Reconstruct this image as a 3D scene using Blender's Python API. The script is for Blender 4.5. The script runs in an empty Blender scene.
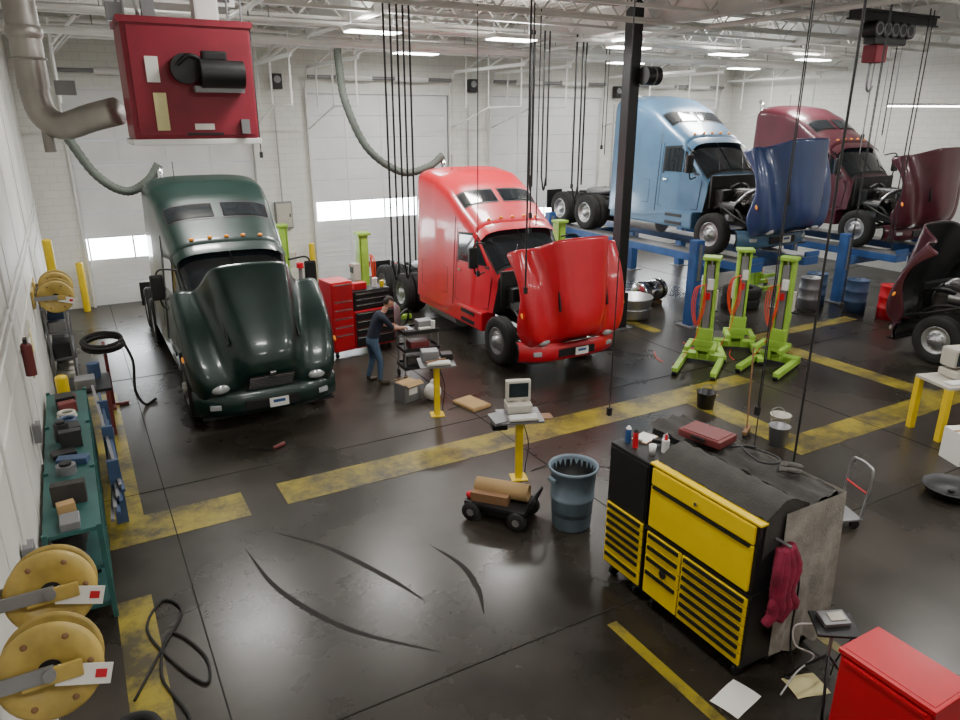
import bpy, bmesh, math, random
from mathutils import Vector, Matrix, Euler
random.seed(3)
V = Vector
# ------------------------------------------------------------------ materials
def mat(name, col, rough=0.5, metal=0.0, var=0.15, scale=3.0, bump=0.0, coat=0.0, emit=None, estr=0.0, col2=None, detail=6.0, trans=0.0):
    m = bpy.data.materials.new(name); m.use_nodes = True
    nt = m.node_tree; N = nt.nodes; L = nt.links
    p = N['Principled BSDF']
    p.inputs['Roughness'].default_value = rough
    p.inputs['Metallic'].default_value = metal
    if coat: 
        p.inputs['Coat Weight'].default_value = coat
        p.inputs['Coat Roughness'].default_value = 0.10
    tc = N.new('ShaderNodeTexCoord')
    nz = N.new('ShaderNodeTexNoise'); nz.inputs['Scale'].default_value = scale; nz.inputs['Detail'].default_value = detail
    L.new(tc.outputs['Object'], nz.inputs['Vector'])
    rp = N.new('ShaderNodeValToRGB')
    rp.color_ramp.elements[0].position = 0.35; rp.color_ramp.elements[1].position = 0.68
    c2 = col2 if col2 else tuple(c*(1-var) for c in col)
    rp.color_ramp.elements[0].color = (*c2, 1)
    rp.color_ramp.elements[1].color = (*col, 1)
    L.new(nz.outputs['Fac'], rp.inputs['Fac'])
    L.new(rp.outputs['Color'], p.inputs['Base Color'])
    if bump:
        b = N.new('ShaderNodeBump'); b.inputs['Strength'].default_value = bump; b.inputs['Distance'].default_value = 0.02
        n2 = N.new('ShaderNodeTexNoise'); n2.inputs['Scale'].default_value = scale*8
        L.new(tc.outputs['Object'], n2.inputs['Vector'])
        L.new(n2.outputs['Fac'], b.inputs['Height']); L.new(b.outputs['Normal'], p.inputs['Normal'])
    if emit:
        p.inputs['Emission Color'].default_value = (*emit, 1); p.inputs['Emission Strength'].default_value = estr
    return m

M = {}
M['green'] = mat('paint_dark_green', (0.004,0.025,0.020), 0.36, 0.15, coat=0.45, var=0.3)
M['red'] = mat('paint_red', (0.60,0.005,0.020), 0.38, 0.0, coat=0.45, var=0.12)
M['blue'] = mat('paint_steel_blue', (0.070,0.155,0.26), 0.38, 0.15, coat=0.4, var=0.15)
M['maroon'] = mat('paint_maroon', (0.085,0.013,0.024), 0.38, 0.15, coat=0.45, var=0.2)
M['navyhood'] = mat('paint_navy', (0.030,0.055,0.16), 0.36, 0.15, coat=0.5)
M['black'] = mat('black_plastic', (0.012,0.012,0.013), 0.45, var=0.3)
M['rubber'] = mat('tyre_rubber', (0.018,0.017,0.016), 0.8, var=0.4, bump=0.2)
M['glass'] = mat('dark_glass', (0.012,0.016,0.02), 0.06, 0.0, coat=0.6, var=0.2)
M['chrome'] = mat('chrome', (0.75,0.75,0.76), 0.18, 1.0)
M['alu'] = mat('aluminium', (0.50,0.50,0.51), 0.4, 0.9)
M['steel'] = mat('steel_gray', (0.28,0.28,0.29), 0.5, 0.6)
M['engine'] = mat('engine_metal', (0.10,0.09,0.08), 0.6, 0.5, var=0.6, scale=8)
M['frame'] = mat('chassis_black', (0.03,0.03,0.03), 0.6, var=0.4)
M['amber'] = mat('amber_lens', (0.9,0.30,0.02), 0.3, emit=(1,0.35,0.03), estr=0.3)
M['lens'] = mat('headlight_lens', (0.65,0.68,0.7), 0.1, 0.5)
M['white'] = mat('white_paint', (0.78,0.78,0.76), 0.5, var=0.1)
M['wall'] = mat('white_wall_paint', (0.74,0.73,0.68), 0.6, var=0.16, scale=0.8)
M['door'] = mat('white_door_panel', (0.80,0.81,0.81), 0.5, var=0.10, scale=1.2)
M['deck'] = mat('ceiling_deck', (0.60,0.58,0.53), 0.8, var=0.12, scale=1)
M['joist'] = mat('joist_paint', (0.76,0.76,0.73), 0.6, var=0.1)
M['yellow'] = mat('safety_yellow', (0.80,0.56,0.01), 0.45, var=0.15)
M['tyellow'] = mat('toolbox_yellow', (0.92,0.64,0.0), 0.4, var=0.06, coat=0.2)
M['lime'] = mat('lift_lime', (0.35,0.60,0.07), 0.45, var=0.25)
M['bluelift'] = mat('lift_blue', (0.03,0.10,0.30), 0.45, var=0.3)
M['tred'] = mat('cabinet_red', (0.60,0.005,0.018), 0.4, coat=0.3, var=0.1)
M['heater'] = mat('heater_red', (0.26,0.010,0.028), 0.5, var=0.25)
M['galv'] = mat('galvanised_duct', (0.48,0.46,0.42), 0.42, 0.6, var=0.3, scale=2)
M['hose'] = mat('exhaust_hose', (0.085,0.10,0.085), 0.7, var=0.3)
M['teal'] = mat('shelf_teal', (0.03,0.12,0.11), 0.5, var=0.3)
M['bluebin'] = mat('bin_blue', (0.05,0.09,0.18), 0.5, var=0.2)
M['barrel'] = mat('barrel_slate', (0.18,0.24,0.29), 0.6, var=0.25)
M['canvas'] = mat('canvas_grey', (0.050,0.045,0.040), 0.85, var=0.3, bump=0.4, scale=6)
M['blanket'] = mat('blanket_grey', (0.32,0.30,0.26), 0.9, var=0.4, bump=0.5, scale=5)
M['redcloth'] = mat('red_shop_cloth', (0.28,0.012,0.050), 0.85, var=0.4, bump=0.3, scale=8)
M['card'] = mat('cardboard', (0.42,0.27,0.12), 0.8, var=0.15)
M['paper'] = mat('paper', (0.80,0.79,0.74), 0.7, var=0.05)
M['ypaper'] = mat('paper_yellow', (0.75,0.68,0.35), 0.7, var=0.05)
M['beige'] = mat('beige_plastic', (0.52,0.49,0.42), 0.5, var=0.1)
M['screen'] = mat('dark_screen', (0.02,0.03,0.03), 0.15)
M['reel'] = mat('reel_yellow', (0.58,0.41,0.10), 0.45, var=0.35, scale=6)
M['skin'] = mat('skin', (0.50,0.26,0.18), 0.55, var=0.1)
M['hair'] = mat('hair_dark', (0.03,0.02,0.015), 0.7)
M['jeans'] = mat('denim', (0.07,0.12,0.20), 0.85, var=0.3, scale=8)
M['shirt'] = mat('navy_shirt', (0.012,0.016,0.035), 0.85, var=0.3)
M['boot'] = mat('boot_leather', (0.05,0.035,0.02), 0.6)
M['orange'] = mat('orange_cord', (0.75,0.07,0.02), 0.5)
M['lamp'] = mat('lamp_lens', (1,1,1), 0.4, emit=(1,0.99,0.96), estr=18)
M['sky'] = mat('daylight_pane', (0.9,0.95,1), 0.3, emit=(0.93,0.97,1), estr=22)
M['wood'] = mat('wood_brown', (0.25,0.13,0.06), 0.6)
M['case'] = mat('case_maroon', (0.17,0.03,0.03), 0.5)

def floor_mat():
    m = bpy.data.materials.new('sealed_concrete'); m.use_nodes=True
    nt=m.node_tree; N=nt.nodes; L=nt.links; p=N['Principled BSDF']
    tc=N.new('ShaderNodeTexCoord')
    a=N.new('ShaderNodeTexNoise'); a.inputs['Scale'].default_value=0.30; a.inputs['Detail'].default_value=8; a.inputs['Roughness'].default_value=0.58
    L.new(tc.outputs['Object'],a.inputs['Vector'])
    r=N.new('ShaderNodeValToRGB'); e=r.color_ramp.elements
    e[0].position=0.34; e[0].color=(0.017,0.0140,0.0108,1); e[1].position=0.68; e[1].color=(0.060,0.050,0.039,1)
    L.new(a.outputs['Fac'],r.inputs['Fac'])
    b=N.new('ShaderNodeTexNoise'); b.inputs['Scale'].default_value=2.0; b.inputs['Detail'].default_value=9; b.inputs['Roughness'].default_value=.65
    L.new(tc.outputs['Object'],b.inputs['Vector'])
    r2=N.new('ShaderNodeValToRGB'); r2.color_ramp.elements[0].position=0.34; r2.color_ramp.elements[0].color=(0.74,0.73,0.72,1); r2.color_ramp.elements[1].position=0.62; r2.color_ramp.elements[1].color=(1,1,1,1)
    L.new(b.outputs['Fac'],r2.inputs['Fac'])
    mx=N.new('ShaderNodeMix'); mx.data_type='RGBA'; mx.blend_type='MULTIPLY'; mx.inputs[0].default_value=0.85
    L.new(r.outputs['Color'],mx.inputs[6]); L.new(r2.outputs['Color'],mx.inputs[7])
    L.new(mx.outputs[2],p.inputs['Base Color'])
    mr=N.new('ShaderNodeMapRange'); mr.inputs[1].default_value=0.3; mr.inputs[2].default_value=0.7; mr.inputs[3].default_value=0.22; mr.inputs[4].default_value=0.36
    L.new(a.outputs['Fac'],mr.inputs[0]); L.new(mr.outputs[0],p.inputs['Roughness'])
    p.inputs['Specular IOR Level'].default_value=0.42
    return m
M['floor']=floor_mat()
def worn(name,yel,base,thr):
    m = bpy.data.materials.new(name); m.use_nodes=True
    nt=m.node_tree; N=nt.nodes; L=nt.links; p=N['Principled BSDF']
    tc=N.new('ShaderNodeTexCoord')
    a=N.new('ShaderNodeTexNoise'); a.inputs['Scale'].default_value=1.3; a.inputs['Detail'].default_value=12; a.inputs['Roughness'].default_value=0.74
    L.new(tc.outputs['Object'],a.inputs['Vector'])
    r=N.new('ShaderNodeValToRGB'); e=r.color_ramp.elements
    e[0].position=thr-0.09; e[0].color=(*base,1); e[1].position=thr+0.09; e[1].color=(*yel,1)
    L.new(a.outputs['Fac'],r.inputs['Fac']); L.new(r.outputs['Color'],p.inputs['Base Color'])
    p.inputs['Roughness'].default_value=0.35
    return m
M['line']=worn('worn_yellow_paint',(0.30,0.235,0.020),(0.060,0.048,0.022),0.49)
M['joint']=mat('joint_dark',(0.012,0.010,0.008),0.8)
def block_mat():
    m = bpy.data.materials.new('painted_block'); m.use_nodes=True
    nt=m.node_tree; N=nt.nodes; L=nt.links; p=N['Principled BSDF']
    tc=N.new('ShaderNodeTexCoord'); sx=N.new('ShaderNodeSeparateXYZ'); L.new(tc.outputs['Object'],sx.inputs[0])
    ad=N.new('ShaderNodeMath'); ad.operation='ADD'; L.new(sx.outputs[0],ad.inputs[0]); L.new(sx.outputs[1],ad.inputs[1])
    cb=N.new('ShaderNodeCombineXYZ'); L.new(ad.outputs[0],cb.inputs[0]); L.new(sx.outputs[2],cb.inputs[1])
    br=N.new('ShaderNodeTexBrick'); br.inputs['Scale'].default_value=1; br.inputs['Brick Width'].default_value=0.4; br.inputs['Row Height'].default_value=0.2
    br.inputs['Mortar Size'].default_value=0.005
    br.inputs['Color1'].default_value=(0.76,0.76,0.71,1); br.inputs['Color2'].default_value=(0.72,0.72,0.67,1); br.inputs['Mortar'].default_value=(0.55,0.55,0.51,1)
    L.new(cb.outputs[0],br.inputs['Vector']); L.new(br.outputs['Color'],p.inputs['Base Color'])
    p.inputs['Roughness'].default_value=0.6
    return m
M['block']=block_mat()

# ------------------------------------------------------------------ builder
def perp(d):
    d=d.normalized(); u=d.cross(V((0,0,1)))
    if u.length<1e-3: u=d.cross(V((0,1,0)))
    u.normalize(); return u, d.cross(u).normalized()
def catmull(pts,n=6):
    P=[V(p) for p in pts]; P=[P[0]*2-P[1]]+P+[P[-1]*2-P[-2]]; out=[]
    for i in range(1,len(P)-2):
        for k in range(n):
            t=k/n; a,b,c,d=P[i-1],P[i],P[i+1],P[i+2]
            out.append(0.5*((2*b)+(c-a)*t+(2*a-5*b+4*c-d)*t*t+(-a+3*b-3*c+d)*t**3))
    out.append(P[-2]); return out
class B:
    def __init__(s,name): s.name=name; s.v=[]; s.f=[]; s.mi=[]; s.sm=[]; s.mats=[]
    def mid(s,m):
        if m not in s.mats: s.mats.append(m)
        return s.mats.index(m)
    def add(s,vs,fs,m,smooth=False):
        o=len(s.v); k=s.mid(m); s.v+= [tuple(p) for p in vs]
        for f in fs: s.f.append([i+o for i in f]); s.mi.append(k); s.sm.append(smooth)
        return s
    def box(s,c,d,m,rot=None,bev=0.0,taper=None):
        c=V(c)
        bm=bmesh.new(); bmesh.ops.create_cube(bm,size=1)
        for v in bm.verts:
            t=taper if (taper and v.co.z>0) else 1
            v.co=V((v.co.x*d[0]*t,v.co.y*d[1]*t,v.co.z*d[2]))
        if bev>0: bmesh.ops.bevel(bm,geom=bm.edges[:],offset=min(bev,0.45*min(d)),segments=2,profile=0.7,affect='EDGES')
        R=Euler(rot).to_matrix() if rot else Matrix.Identity(3)
        bm.verts.index_update()
        vs=[R@v.co+c for v in bm.verts]; fs=[[v.index for v in f.verts] for f in bm.faces]; bm.free()
        return s.add(vs,fs,m,False)
    def b2(s,a,b,m,bev=0.0):
        a=V(a);b=V(b); return s.box((a+b)/2,[abs(q) for q in (b-a)],m,bev=bev)
    def cyl(s,p,q,r,m,r2=None,seg=16,cap=True):
        p=V(p);q=V(q); r2=r if r2 is None else r2; u,w=perp(q-p); vs=[]
        for c,rr in ((p,r),(q,r2)):
            for i in range(seg):
                a=2*math.pi*i/seg; vs.append(c+(u*math.cos(a)+w*math.sin(a))*rr)
        s.add(vs,[[i,(i+1)%seg,seg+(i+1)%seg,seg+i] for i in range(seg)],m,seg>6)
        if cap: s.add(vs,[list(range(seg))[::-1],[seg+i for i in range(seg)]],m,False)
        return s
    def tube(s,pts,r,m,seg=8,n=6,smooth=True,ribs=0):
        P=catmull(pts,n) if smooth and len(pts)>2 else [V(p) for p in pts]
        vs=[];fs=[]; u=None
        for i,p in enumerate(P):
            t=(P[min(i+1,len(P)-1)]-P[max(i-1,0)]).normalized()
            if u is None: u,_=perp(t)
            u=(u-t*u.dot(t)).normalized(); w=t.cross(u)
            rr=r*(1+(ribs if i%2 else 0))
            for k in range(seg):
                a=2*math.pi*k/seg; vs.append(p+(u*math.cos(a)+w*math.sin(a))*rr)
        for i in range(len(P)-1):
            for k in range(seg):
                fs.append([i*seg+k,i*seg+(k+1)%seg,(i+1)*seg+(k+1)%seg,(i+1)*seg+k])
        fs.append(list(range(seg))[::-1]); fs.append([(len(P)-1)*seg+k for k in range(seg)])
        return s.add(vs,fs,m,True)
    def lathe(s,prof,c,ax,m,seg=28):
        c=V(c); ax=V(ax).normalized(); u,w=perp(ax); vs=[];fs=[]
        for r,h in prof:
            for i in range(seg):
                a=2*math.pi*i/seg; vs.append(c+ax*h+(u*math.cos(a)+w*math.sin(a))*max(r,1e-4))
        for j in range(len(prof)-1):
            for i in range(seg):
                fs.append([j*seg+i,j*seg+(i+1)%seg,(j+1)*seg+(i+1)%seg,(j+1)*seg+i])
        return s.add(vs,fs,m,True)
    def torus(s,c,ax,R,r,m,seg=28,rs=8):
        return s.lathe([(R+r*math.cos(2*math.pi*k/rs),r*math.sin(2*math.pi*k/rs)) for k in range(rs+1)],c,ax,m,seg)
    def grid(s,rows,m,smooth=True,flip=False):
        n=len(rows[0]); vs=[p for r in rows for p in r]; fs=[]
        for j in range(len(rows)-1):
            for i in range(n-1):
                q=[j*n+i,j*n+i+1,(j+1)*n+i+1,(j+1)*n+i]; fs.append(q[::-1] if flip else q)
        return s.add(vs,fs,m,smooth)
    def poly(s,pts,m): return s.add(pts,[list(range(len(pts)))],m)
    def ell(s,c,d,m,seg=16,rings=10):
        vs=[];fs=[];c=V(c)
        for j in range(rings+1):
            t=math.pi*j/rings
            for i in range(seg):
                a=2*math.pi*i/seg; vs.append(c+V((d[0]*math.sin(t)*math.cos(a),d[1]*math.sin(t)*math.sin(a),d[2]*math.cos(t))))
        for j in range(rings):
            for i in range(seg): fs.append([j*seg+i,(j+1)*seg+i,(j+1)*seg+(i+1)%seg,j*seg+(i+1)%seg])
        return s.add(vs,fs,m,True)
    def mesh(s):
        me=bpy.data.meshes.new(s.name); me.from_pydata(s.v,[],s.f)
        for m in s.mats: me.materials.append(M[m])
        me.polygons.foreach_set('material_index',s.mi); me.polygons.foreach_set('use_smooth',s.sm); me.update()
        return me
    def done(s,loc=(0,0,0),rz=0,parent=None,rot=None):
        o=bpy.data.objects.new(s.name,s.mesh()); bpy.context.collection.objects.link(o)
        o.location=loc; o.rotation_euler=rot if rot else (0,0,rz)
        if parent: o.parent=parent
        return o
def empty(name,loc=(0,0,0),rz=0,parent=None):
    o=bpy.data.objects.new(name,None); bpy.context.collection.objects.link(o); o.location=loc; o.rotation_euler=(0,0,rz); o.empty_display_size=0.2
    if parent:o.parent=parent
    return o

# ------------------------------------------------------------------ room
WX0,WX1,WY0,WY1,CZ=-0.8,24.4,-3.0,22.2,7.6
B('floor').b2((WX0-.2,WY0-.2,-.2),(WX1+.2,WY1+.2,0),'floor').done()
c=B('ceiling'); c.b2((WX0-.2,WY0-.2,CZ),(WX1+.2,WY1+.2,CZ+.2),'deck')
x=WX0
while x<WX1-0.2:
    c.b2((x,WY0,CZ-.05),(x+.12,WY1,CZ),'deck'); x+=.3
c.done()
w=B('wall_left'); w.b2((WX0-.2,WY0,0),(WX0,WY1,CZ),'wall')
y=WY0+1.3
while y<WY1: w.b2((WX0,y,0),(WX0+.006,y+.03,CZ-.06),'wall'); y+=2.4
w.b2((WX0,WY0,2.35),(WX0+.015,WY1,2.42),'wall')
w.done()
B('wall_right').b2((WX1,WY0,0),(WX1+.2,WY1,CZ),'block').done()
B('wall_front').b2((WX0-.2,WY0-.2,0),(WX1+.2,WY0,CZ),'wall').done()
DX=[(0.2,4.9),(6.6,11.3),(12.9,17.6),(18.9,23.6)]; DH=5.7
w=B('wall_back'); e=[WX0]+[q for d in DX for q in d]+[WX1]
for i in range(0,len(e),2): w.b2((e[i],WY1,0),(e[i+1],WY1+.25,DH),'block')
w.b2((WX0,WY1,DH),(WX1,WY1+.25,CZ),'block'); w.done()
for i,(a,b) in enumerate(DX):
    d=B('door_%d'%(i+1)); ph=DH/9.0; wr=(2,3)[i%2==1]
    for k in range(9):
        z0=k*ph+.008; z1=(k+1)*ph-.008
        if k==wr:
            d.b2((a,WY1+.05,z0),(b,WY1+.1,z0+.02),'door'); d.b2((a,WY1+.05,z1-.02),(b,WY1+.1,z1),'door')
            n=4
            for q in range(n+1):
                xx=a+(b-a)*q/n; d.b2((xx-.015,WY1+.045,z0),(xx+.015,WY1+.1,z1),'door')
            d.b2((a,WY1+.085,z0+.02),(b,WY1+.09,z1-.02),'sky')
        else:
            d.b2((a,WY1+.05,z0),(b,WY1+.1,z1),'door',bev=.012)
            for q in (1,2,3):
                zz=z0+(z1-z0)*q/4; d.b2((a,WY1+.04,zz-.008),(b,WY1+.052,zz+.008),'door')
    for xx in (a+.06,a+(b-a)*.25,a+(b-a)*.5,a+(b-a)*.75,b-.06): d.b2((xx-.025,WY1+.03,0.05),(xx+.025,WY1+.05,DH-.05),'door')
    d.done()
    d=B('overhead_track_rail')
    for xx in (a-.04,b+.04):
        d.b2((xx-.03,WY1-.12,0),(xx+.03,WY1-.02,DH),'joist')
        d.b2((xx-.03,WY1-4.6,6.35),(xx+.03,WY1-.4,6.43),'joist')
        d.tube([(xx,WY1-.07,DH-.1),(xx,WY1-.12,DH+.3),(xx,WY1-.4,6.38)],.03,'joist')
        for yy in (1.2,2.6,4.4):
            d.cyl((xx,WY1-yy,6.4),(xx,WY1-yy,CZ-.7),.03,'joist',seg=6)
            d.cyl((xx,WY1-yy,6.4),(xx+.5,WY1-yy-.6,CZ-.7),.03,'joist',seg=6)
            d.cyl((xx,WY1-yy,5.3),(xx,WY1-yy,6.4),.025,'joist',seg=6)
        d.tube([(xx,WY1-4.4,5.3),(xx,WY1-2.6,5.3),(xx,WY1-.2,4.7)],.025,'joist',smooth=False)
    d.cyl((a,WY1-.25,DH+.45),(b,WY1-.25,DH+.45),.05,'steel')
    for s_ in (.3,.7): d.cyl((a+(b-a)*(s_-.12),WY1-.25,DH+.45),(a+(b-a)*(s_+.12),WY1-.25,DH+.45),.09,'joist')
    d.done()
    t=B('trim_%d'%(i+1))
    t.b2((a-.1,WY1-.02,0),(a,WY1+.05,DH),'joist'); t.b2((b,WY1-.02,0),(b+.1,WY1+.05,DH),'joist'); t.b2((a-.1,WY1-.02,DH),(b+.1,WY1+.05,DH+.1),'joist'); t.done()
# joists
j=B('ceiling_bar_joists'); yy=.6; k=0
while yy<22:
    j.b2((WX0,yy-.05,CZ-.13),(WX1,yy+.05,CZ-.06),'joist'); j.b2((WX0,yy-.05,CZ-.62),(WX1,yy+.05,CZ-.56),'joist')
    x=WX0; f=0
    while x<WX1-.6:
        za,zb=(CZ-.1,CZ-.6) if f%2==0 else (CZ-.6,CZ-.1)
        j.cyl((x,yy,za),(x+.5,yy,zb),.02,'joist',seg=5,cap=False); x+=.5; f+=1
    yy+=1.55
for xx in (5.8,11.9,18.2):
    j.b2((xx-.1,WY0,CZ-.68),(xx+.1,WY1,CZ-.65),'joist'); j.b2((xx-.015,WY0,CZ-.68),(xx+.015,WY1,CZ-.1),'joist')
j.done()
PZ=6.84
p=B('ceiling_pipes')
p.cyl((WX0,15.6,PZ),(WX1,15.6,PZ),.05,'joist'); p.cyl((WX0,18.6,PZ),(WX1,18.6,PZ),.045,'joist'); p.cyl((WX0,20.6,PZ),(WX1,20.6,PZ),.06,'joist'); p.cyl((WX0,12.2,PZ),(WX1,12.2,PZ),.035,'joist')
p.cyl((3.2,2,PZ-.02),(3.2,WY1,PZ-.02),.04,'joist'); p.cyl((12.4,2,PZ),(12.4,WY1,PZ),.05,'joist')
for xx in range(1,24,3):
    for y2 in (15.6,18.6,20.6): p.cyl((xx,y2,PZ),(xx,y2,CZ-.5),.012,'steel',seg=6)
p.done()
# floor paint + joints
f=B('floor_yellow_lines'); Z=.004
for a in [(-.35,8.75,1.45,9.45),(1.95,8.8,10.2,9.45),(-.35,9.45,.2,14.6),(-.25,4.2,.1,7.6),(4.18,.3,4.3,4.72),(5.9,2.2,6.02,4.3),
          (9.35,6.9,9.9,8.8),(9.35,6.35,16.5,6.9),(13.5,6.9,14.0,10.2),(11.6,10.9,17.5,11.25),(10.2,9.0,11.4,9.45),(12.0,12.6,12.3,18),(6.0,15.5,6.25,21)]:
    f.b2((a[0],a[1],0.0005),(a[2],a[3],Z),'line')
f.done()
f=B('floor_expansion_joints')
for xx in (.52,5.7,11.4,17.3): f.b2((xx-.007,WY0,0.0003),(xx+.007,WY1,.0055),'joint')
for yy in (-.2,4.9,10.1,15.3): f.b2((WX0,yy-.007,0.0003),(WX1,yy+.007,.0055),'joint')
f.done()
f=B('tyre_skid_marks')
for pts in ([(3.2,7.0),(3.35,6.4),(3.3,5.9),(3.15,5.5)],[(1.6,8.2),(2.1,7.5),(2.5,6.6),(2.7,6.0)],[(1.2,8.0),(1.35,7.0),(1.8,6.0),(2.5,5.2)],[(6.0,7.9),(7.0,7.0),(7.6,6.2)]):
    P=catmull([(a,b,.0016) for a,b in pts],8); R=[]
    for i,q in enumerate(P):
        t=(P[min(i+1,len(P)-1)]-P[max(i-1,0)]).normalized(); n=V((t.y,-t.x,0))*.035*math.sin(math.pi*(i+.3)/(len(P)))
        R.append([q-n,q+n])
    f.grid(R,'joint',False)
f.done()

# ------------------------------------------------------------------ lamps
def lamp(x,y,w=1.3,power=150,z=6.9,d=.5,up=45):
    e=empty('ceiling_light',(x,y,z))
    b=B('housing'); b.box((0,0,.05),(w,d,.1),'white',bev=.03); b.box((0,0,-.01),(w*.94,d*.86,.03),'lamp',bev=.012)
    for s in (-.4,.4): b.cyl((s*w,0,.1),(s*w,0,CZ-z),.008,'steel',seg=6)
    b.done(parent=e)
    for nm,en,zz,rx in (('lamp_area',power,-.05,0),('uplight_area',up,.13,math.pi)):
        L=bpy.data.lights.new(nm,'AREA'); L.shape='RECTANGLE'; L.size=w; L.size_y=d; L.energy=en; L.color=(1,.98,.94)
        o=bpy.data.objects.new(nm,L); bpy.context.collection.objects.link(o); o.location=(0,0,zz); o.rotation_euler=(rx,0,0); o.parent=e
for x,y in ((2.3,14.9),(5.9,14.9),(9.15,14.8),(12.7,15.0),(16.4,15.2),(20.1,15.3)): lamp(x,y,power=215,z=6.66,w=1.15,up=45)
for x in (3.0,8.5,14.5,20.5): lamp(x,6.0,power=165,up=45)
for x in (3.0,8.5,14.5,20.5): lamp(x,0.5,power=115,up=30)
for x in (9.0,16.5,22.0): lamp(x,19.6,power=100,z=6.7,up=25)
e=B('fluorescent_strip_light'); e.box((0,0,.04),(3.2,.12,.06),'white'); e.cyl((-1.55,0,0),(1.55,0,0),.025,'lamp')
for s in (-1.4,1.4): e.cyl((s,0,.06),(s,0,1.65),.006,'steel',seg=6)
e.done((20.3,11.5,5.3),rz=math.radians(-15))

# ------------------------------------------------------------------ truck
ST=[(1.55,1.90,1.0,1.02,.90),(1.60,1.96,1.0,1.03,.92),(2.28,2.70,.95,1.12,1.00),(2.33,2.84,.95,1.13,1.02),(2.9,3.18,.85,1.17,1.06),(3.45,3.56,.75,1.2,1.10),(4.0,3.80,.75,1.22,1.14),(4.6,3.88,.75,1.22,1.16),(4.95,3.86,.75,1.22,1.15),(5.02,3.80,.75,1.20,1.12)]
def sta(y):
    if y<=ST[0][0]: return ST[0][1:]
    for a,b in zip(ST,ST[1:]):
        if y<=b[0]:
            t=(y-a[0])/(b[0]-a[0]); return tuple(a[i]+(b[i]-a[i])*t for i in range(1,5))
    return ST[-1][1:]
NE=3.6
def shoulder(zt,zb): return zt-min(.42,(zt-zb)*.4)
def hw(y,z):
    zt,zb,wb,wt=sta(y); zm=shoulder(zt,zb)
    if z<=zm: return wb+(wt-wb)*(z-zb)/(zm-zb)
    return wt*(max(0,1-((z-zm)/(zt-zm))**NE))**(1/NE)
def topz(x,y):
    zt,zb,wb,wt=sta(y); zm=shoulder(zt,zb); return zm+(zt-zm)*(max(0,1-abs(x/wt)**NE))**(1/NE)
def wheel_mesh(dual):
    b=B('wheel'); r=.52; wd=.28
    def one(off):
        b.lathe([(.30,-wd/2+.02),(.34,-wd/2),(.46,-wd/2),(.505,-wd/2+.03),(r,-wd/2+.06),(r,-.05),(r-.015,-.045),(r-.015,-.035),(r,-.03),(r,.03),(r-.015,.035),(r-.015,.045),(r,.05),(r,wd/2-.06),(.505,wd/2-.03),(.46,wd/2),(.34,wd/2),(.30,wd/2-.02)],(off,0,0),(1,0,0),'rubber',36)
    one(0); 
    if dual: one(.33)
    if dual: b.lathe([(.30,-wd/2+.02),(.28,-wd/2+.02),(.26,.0),(.13,.02),(.13,-.1),(.09,-.13),(0,-.13)],(0,0,0),(1,0,0),'alu',28)
    else: b.lathe([(.30,-wd/2+.02),(.28,-wd/2+.01),(.26,-.04),(.19,-.10),(.12,-.11),(.11,-.17),(0,-.18)],(0,0,0),(1,0,0),'alu',28)
    for k in range(10):
        a=2*math.pi*k/10; cc=V((-.11 if not dual else -.02,.16*math.cos(a),.16*math.sin(a))); b.cyl(cc,cc+V((-.035,0,0)),.014,'steel',seg=6)
    b.lathe([(.30,wd/2-.02+(.33 if dual else 0)),(0,wd/2-.06+(.33 if dual else 0))],(0,0,0),(1,0,0),'frame',20)
    return b.mesh()
WM=None
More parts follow.
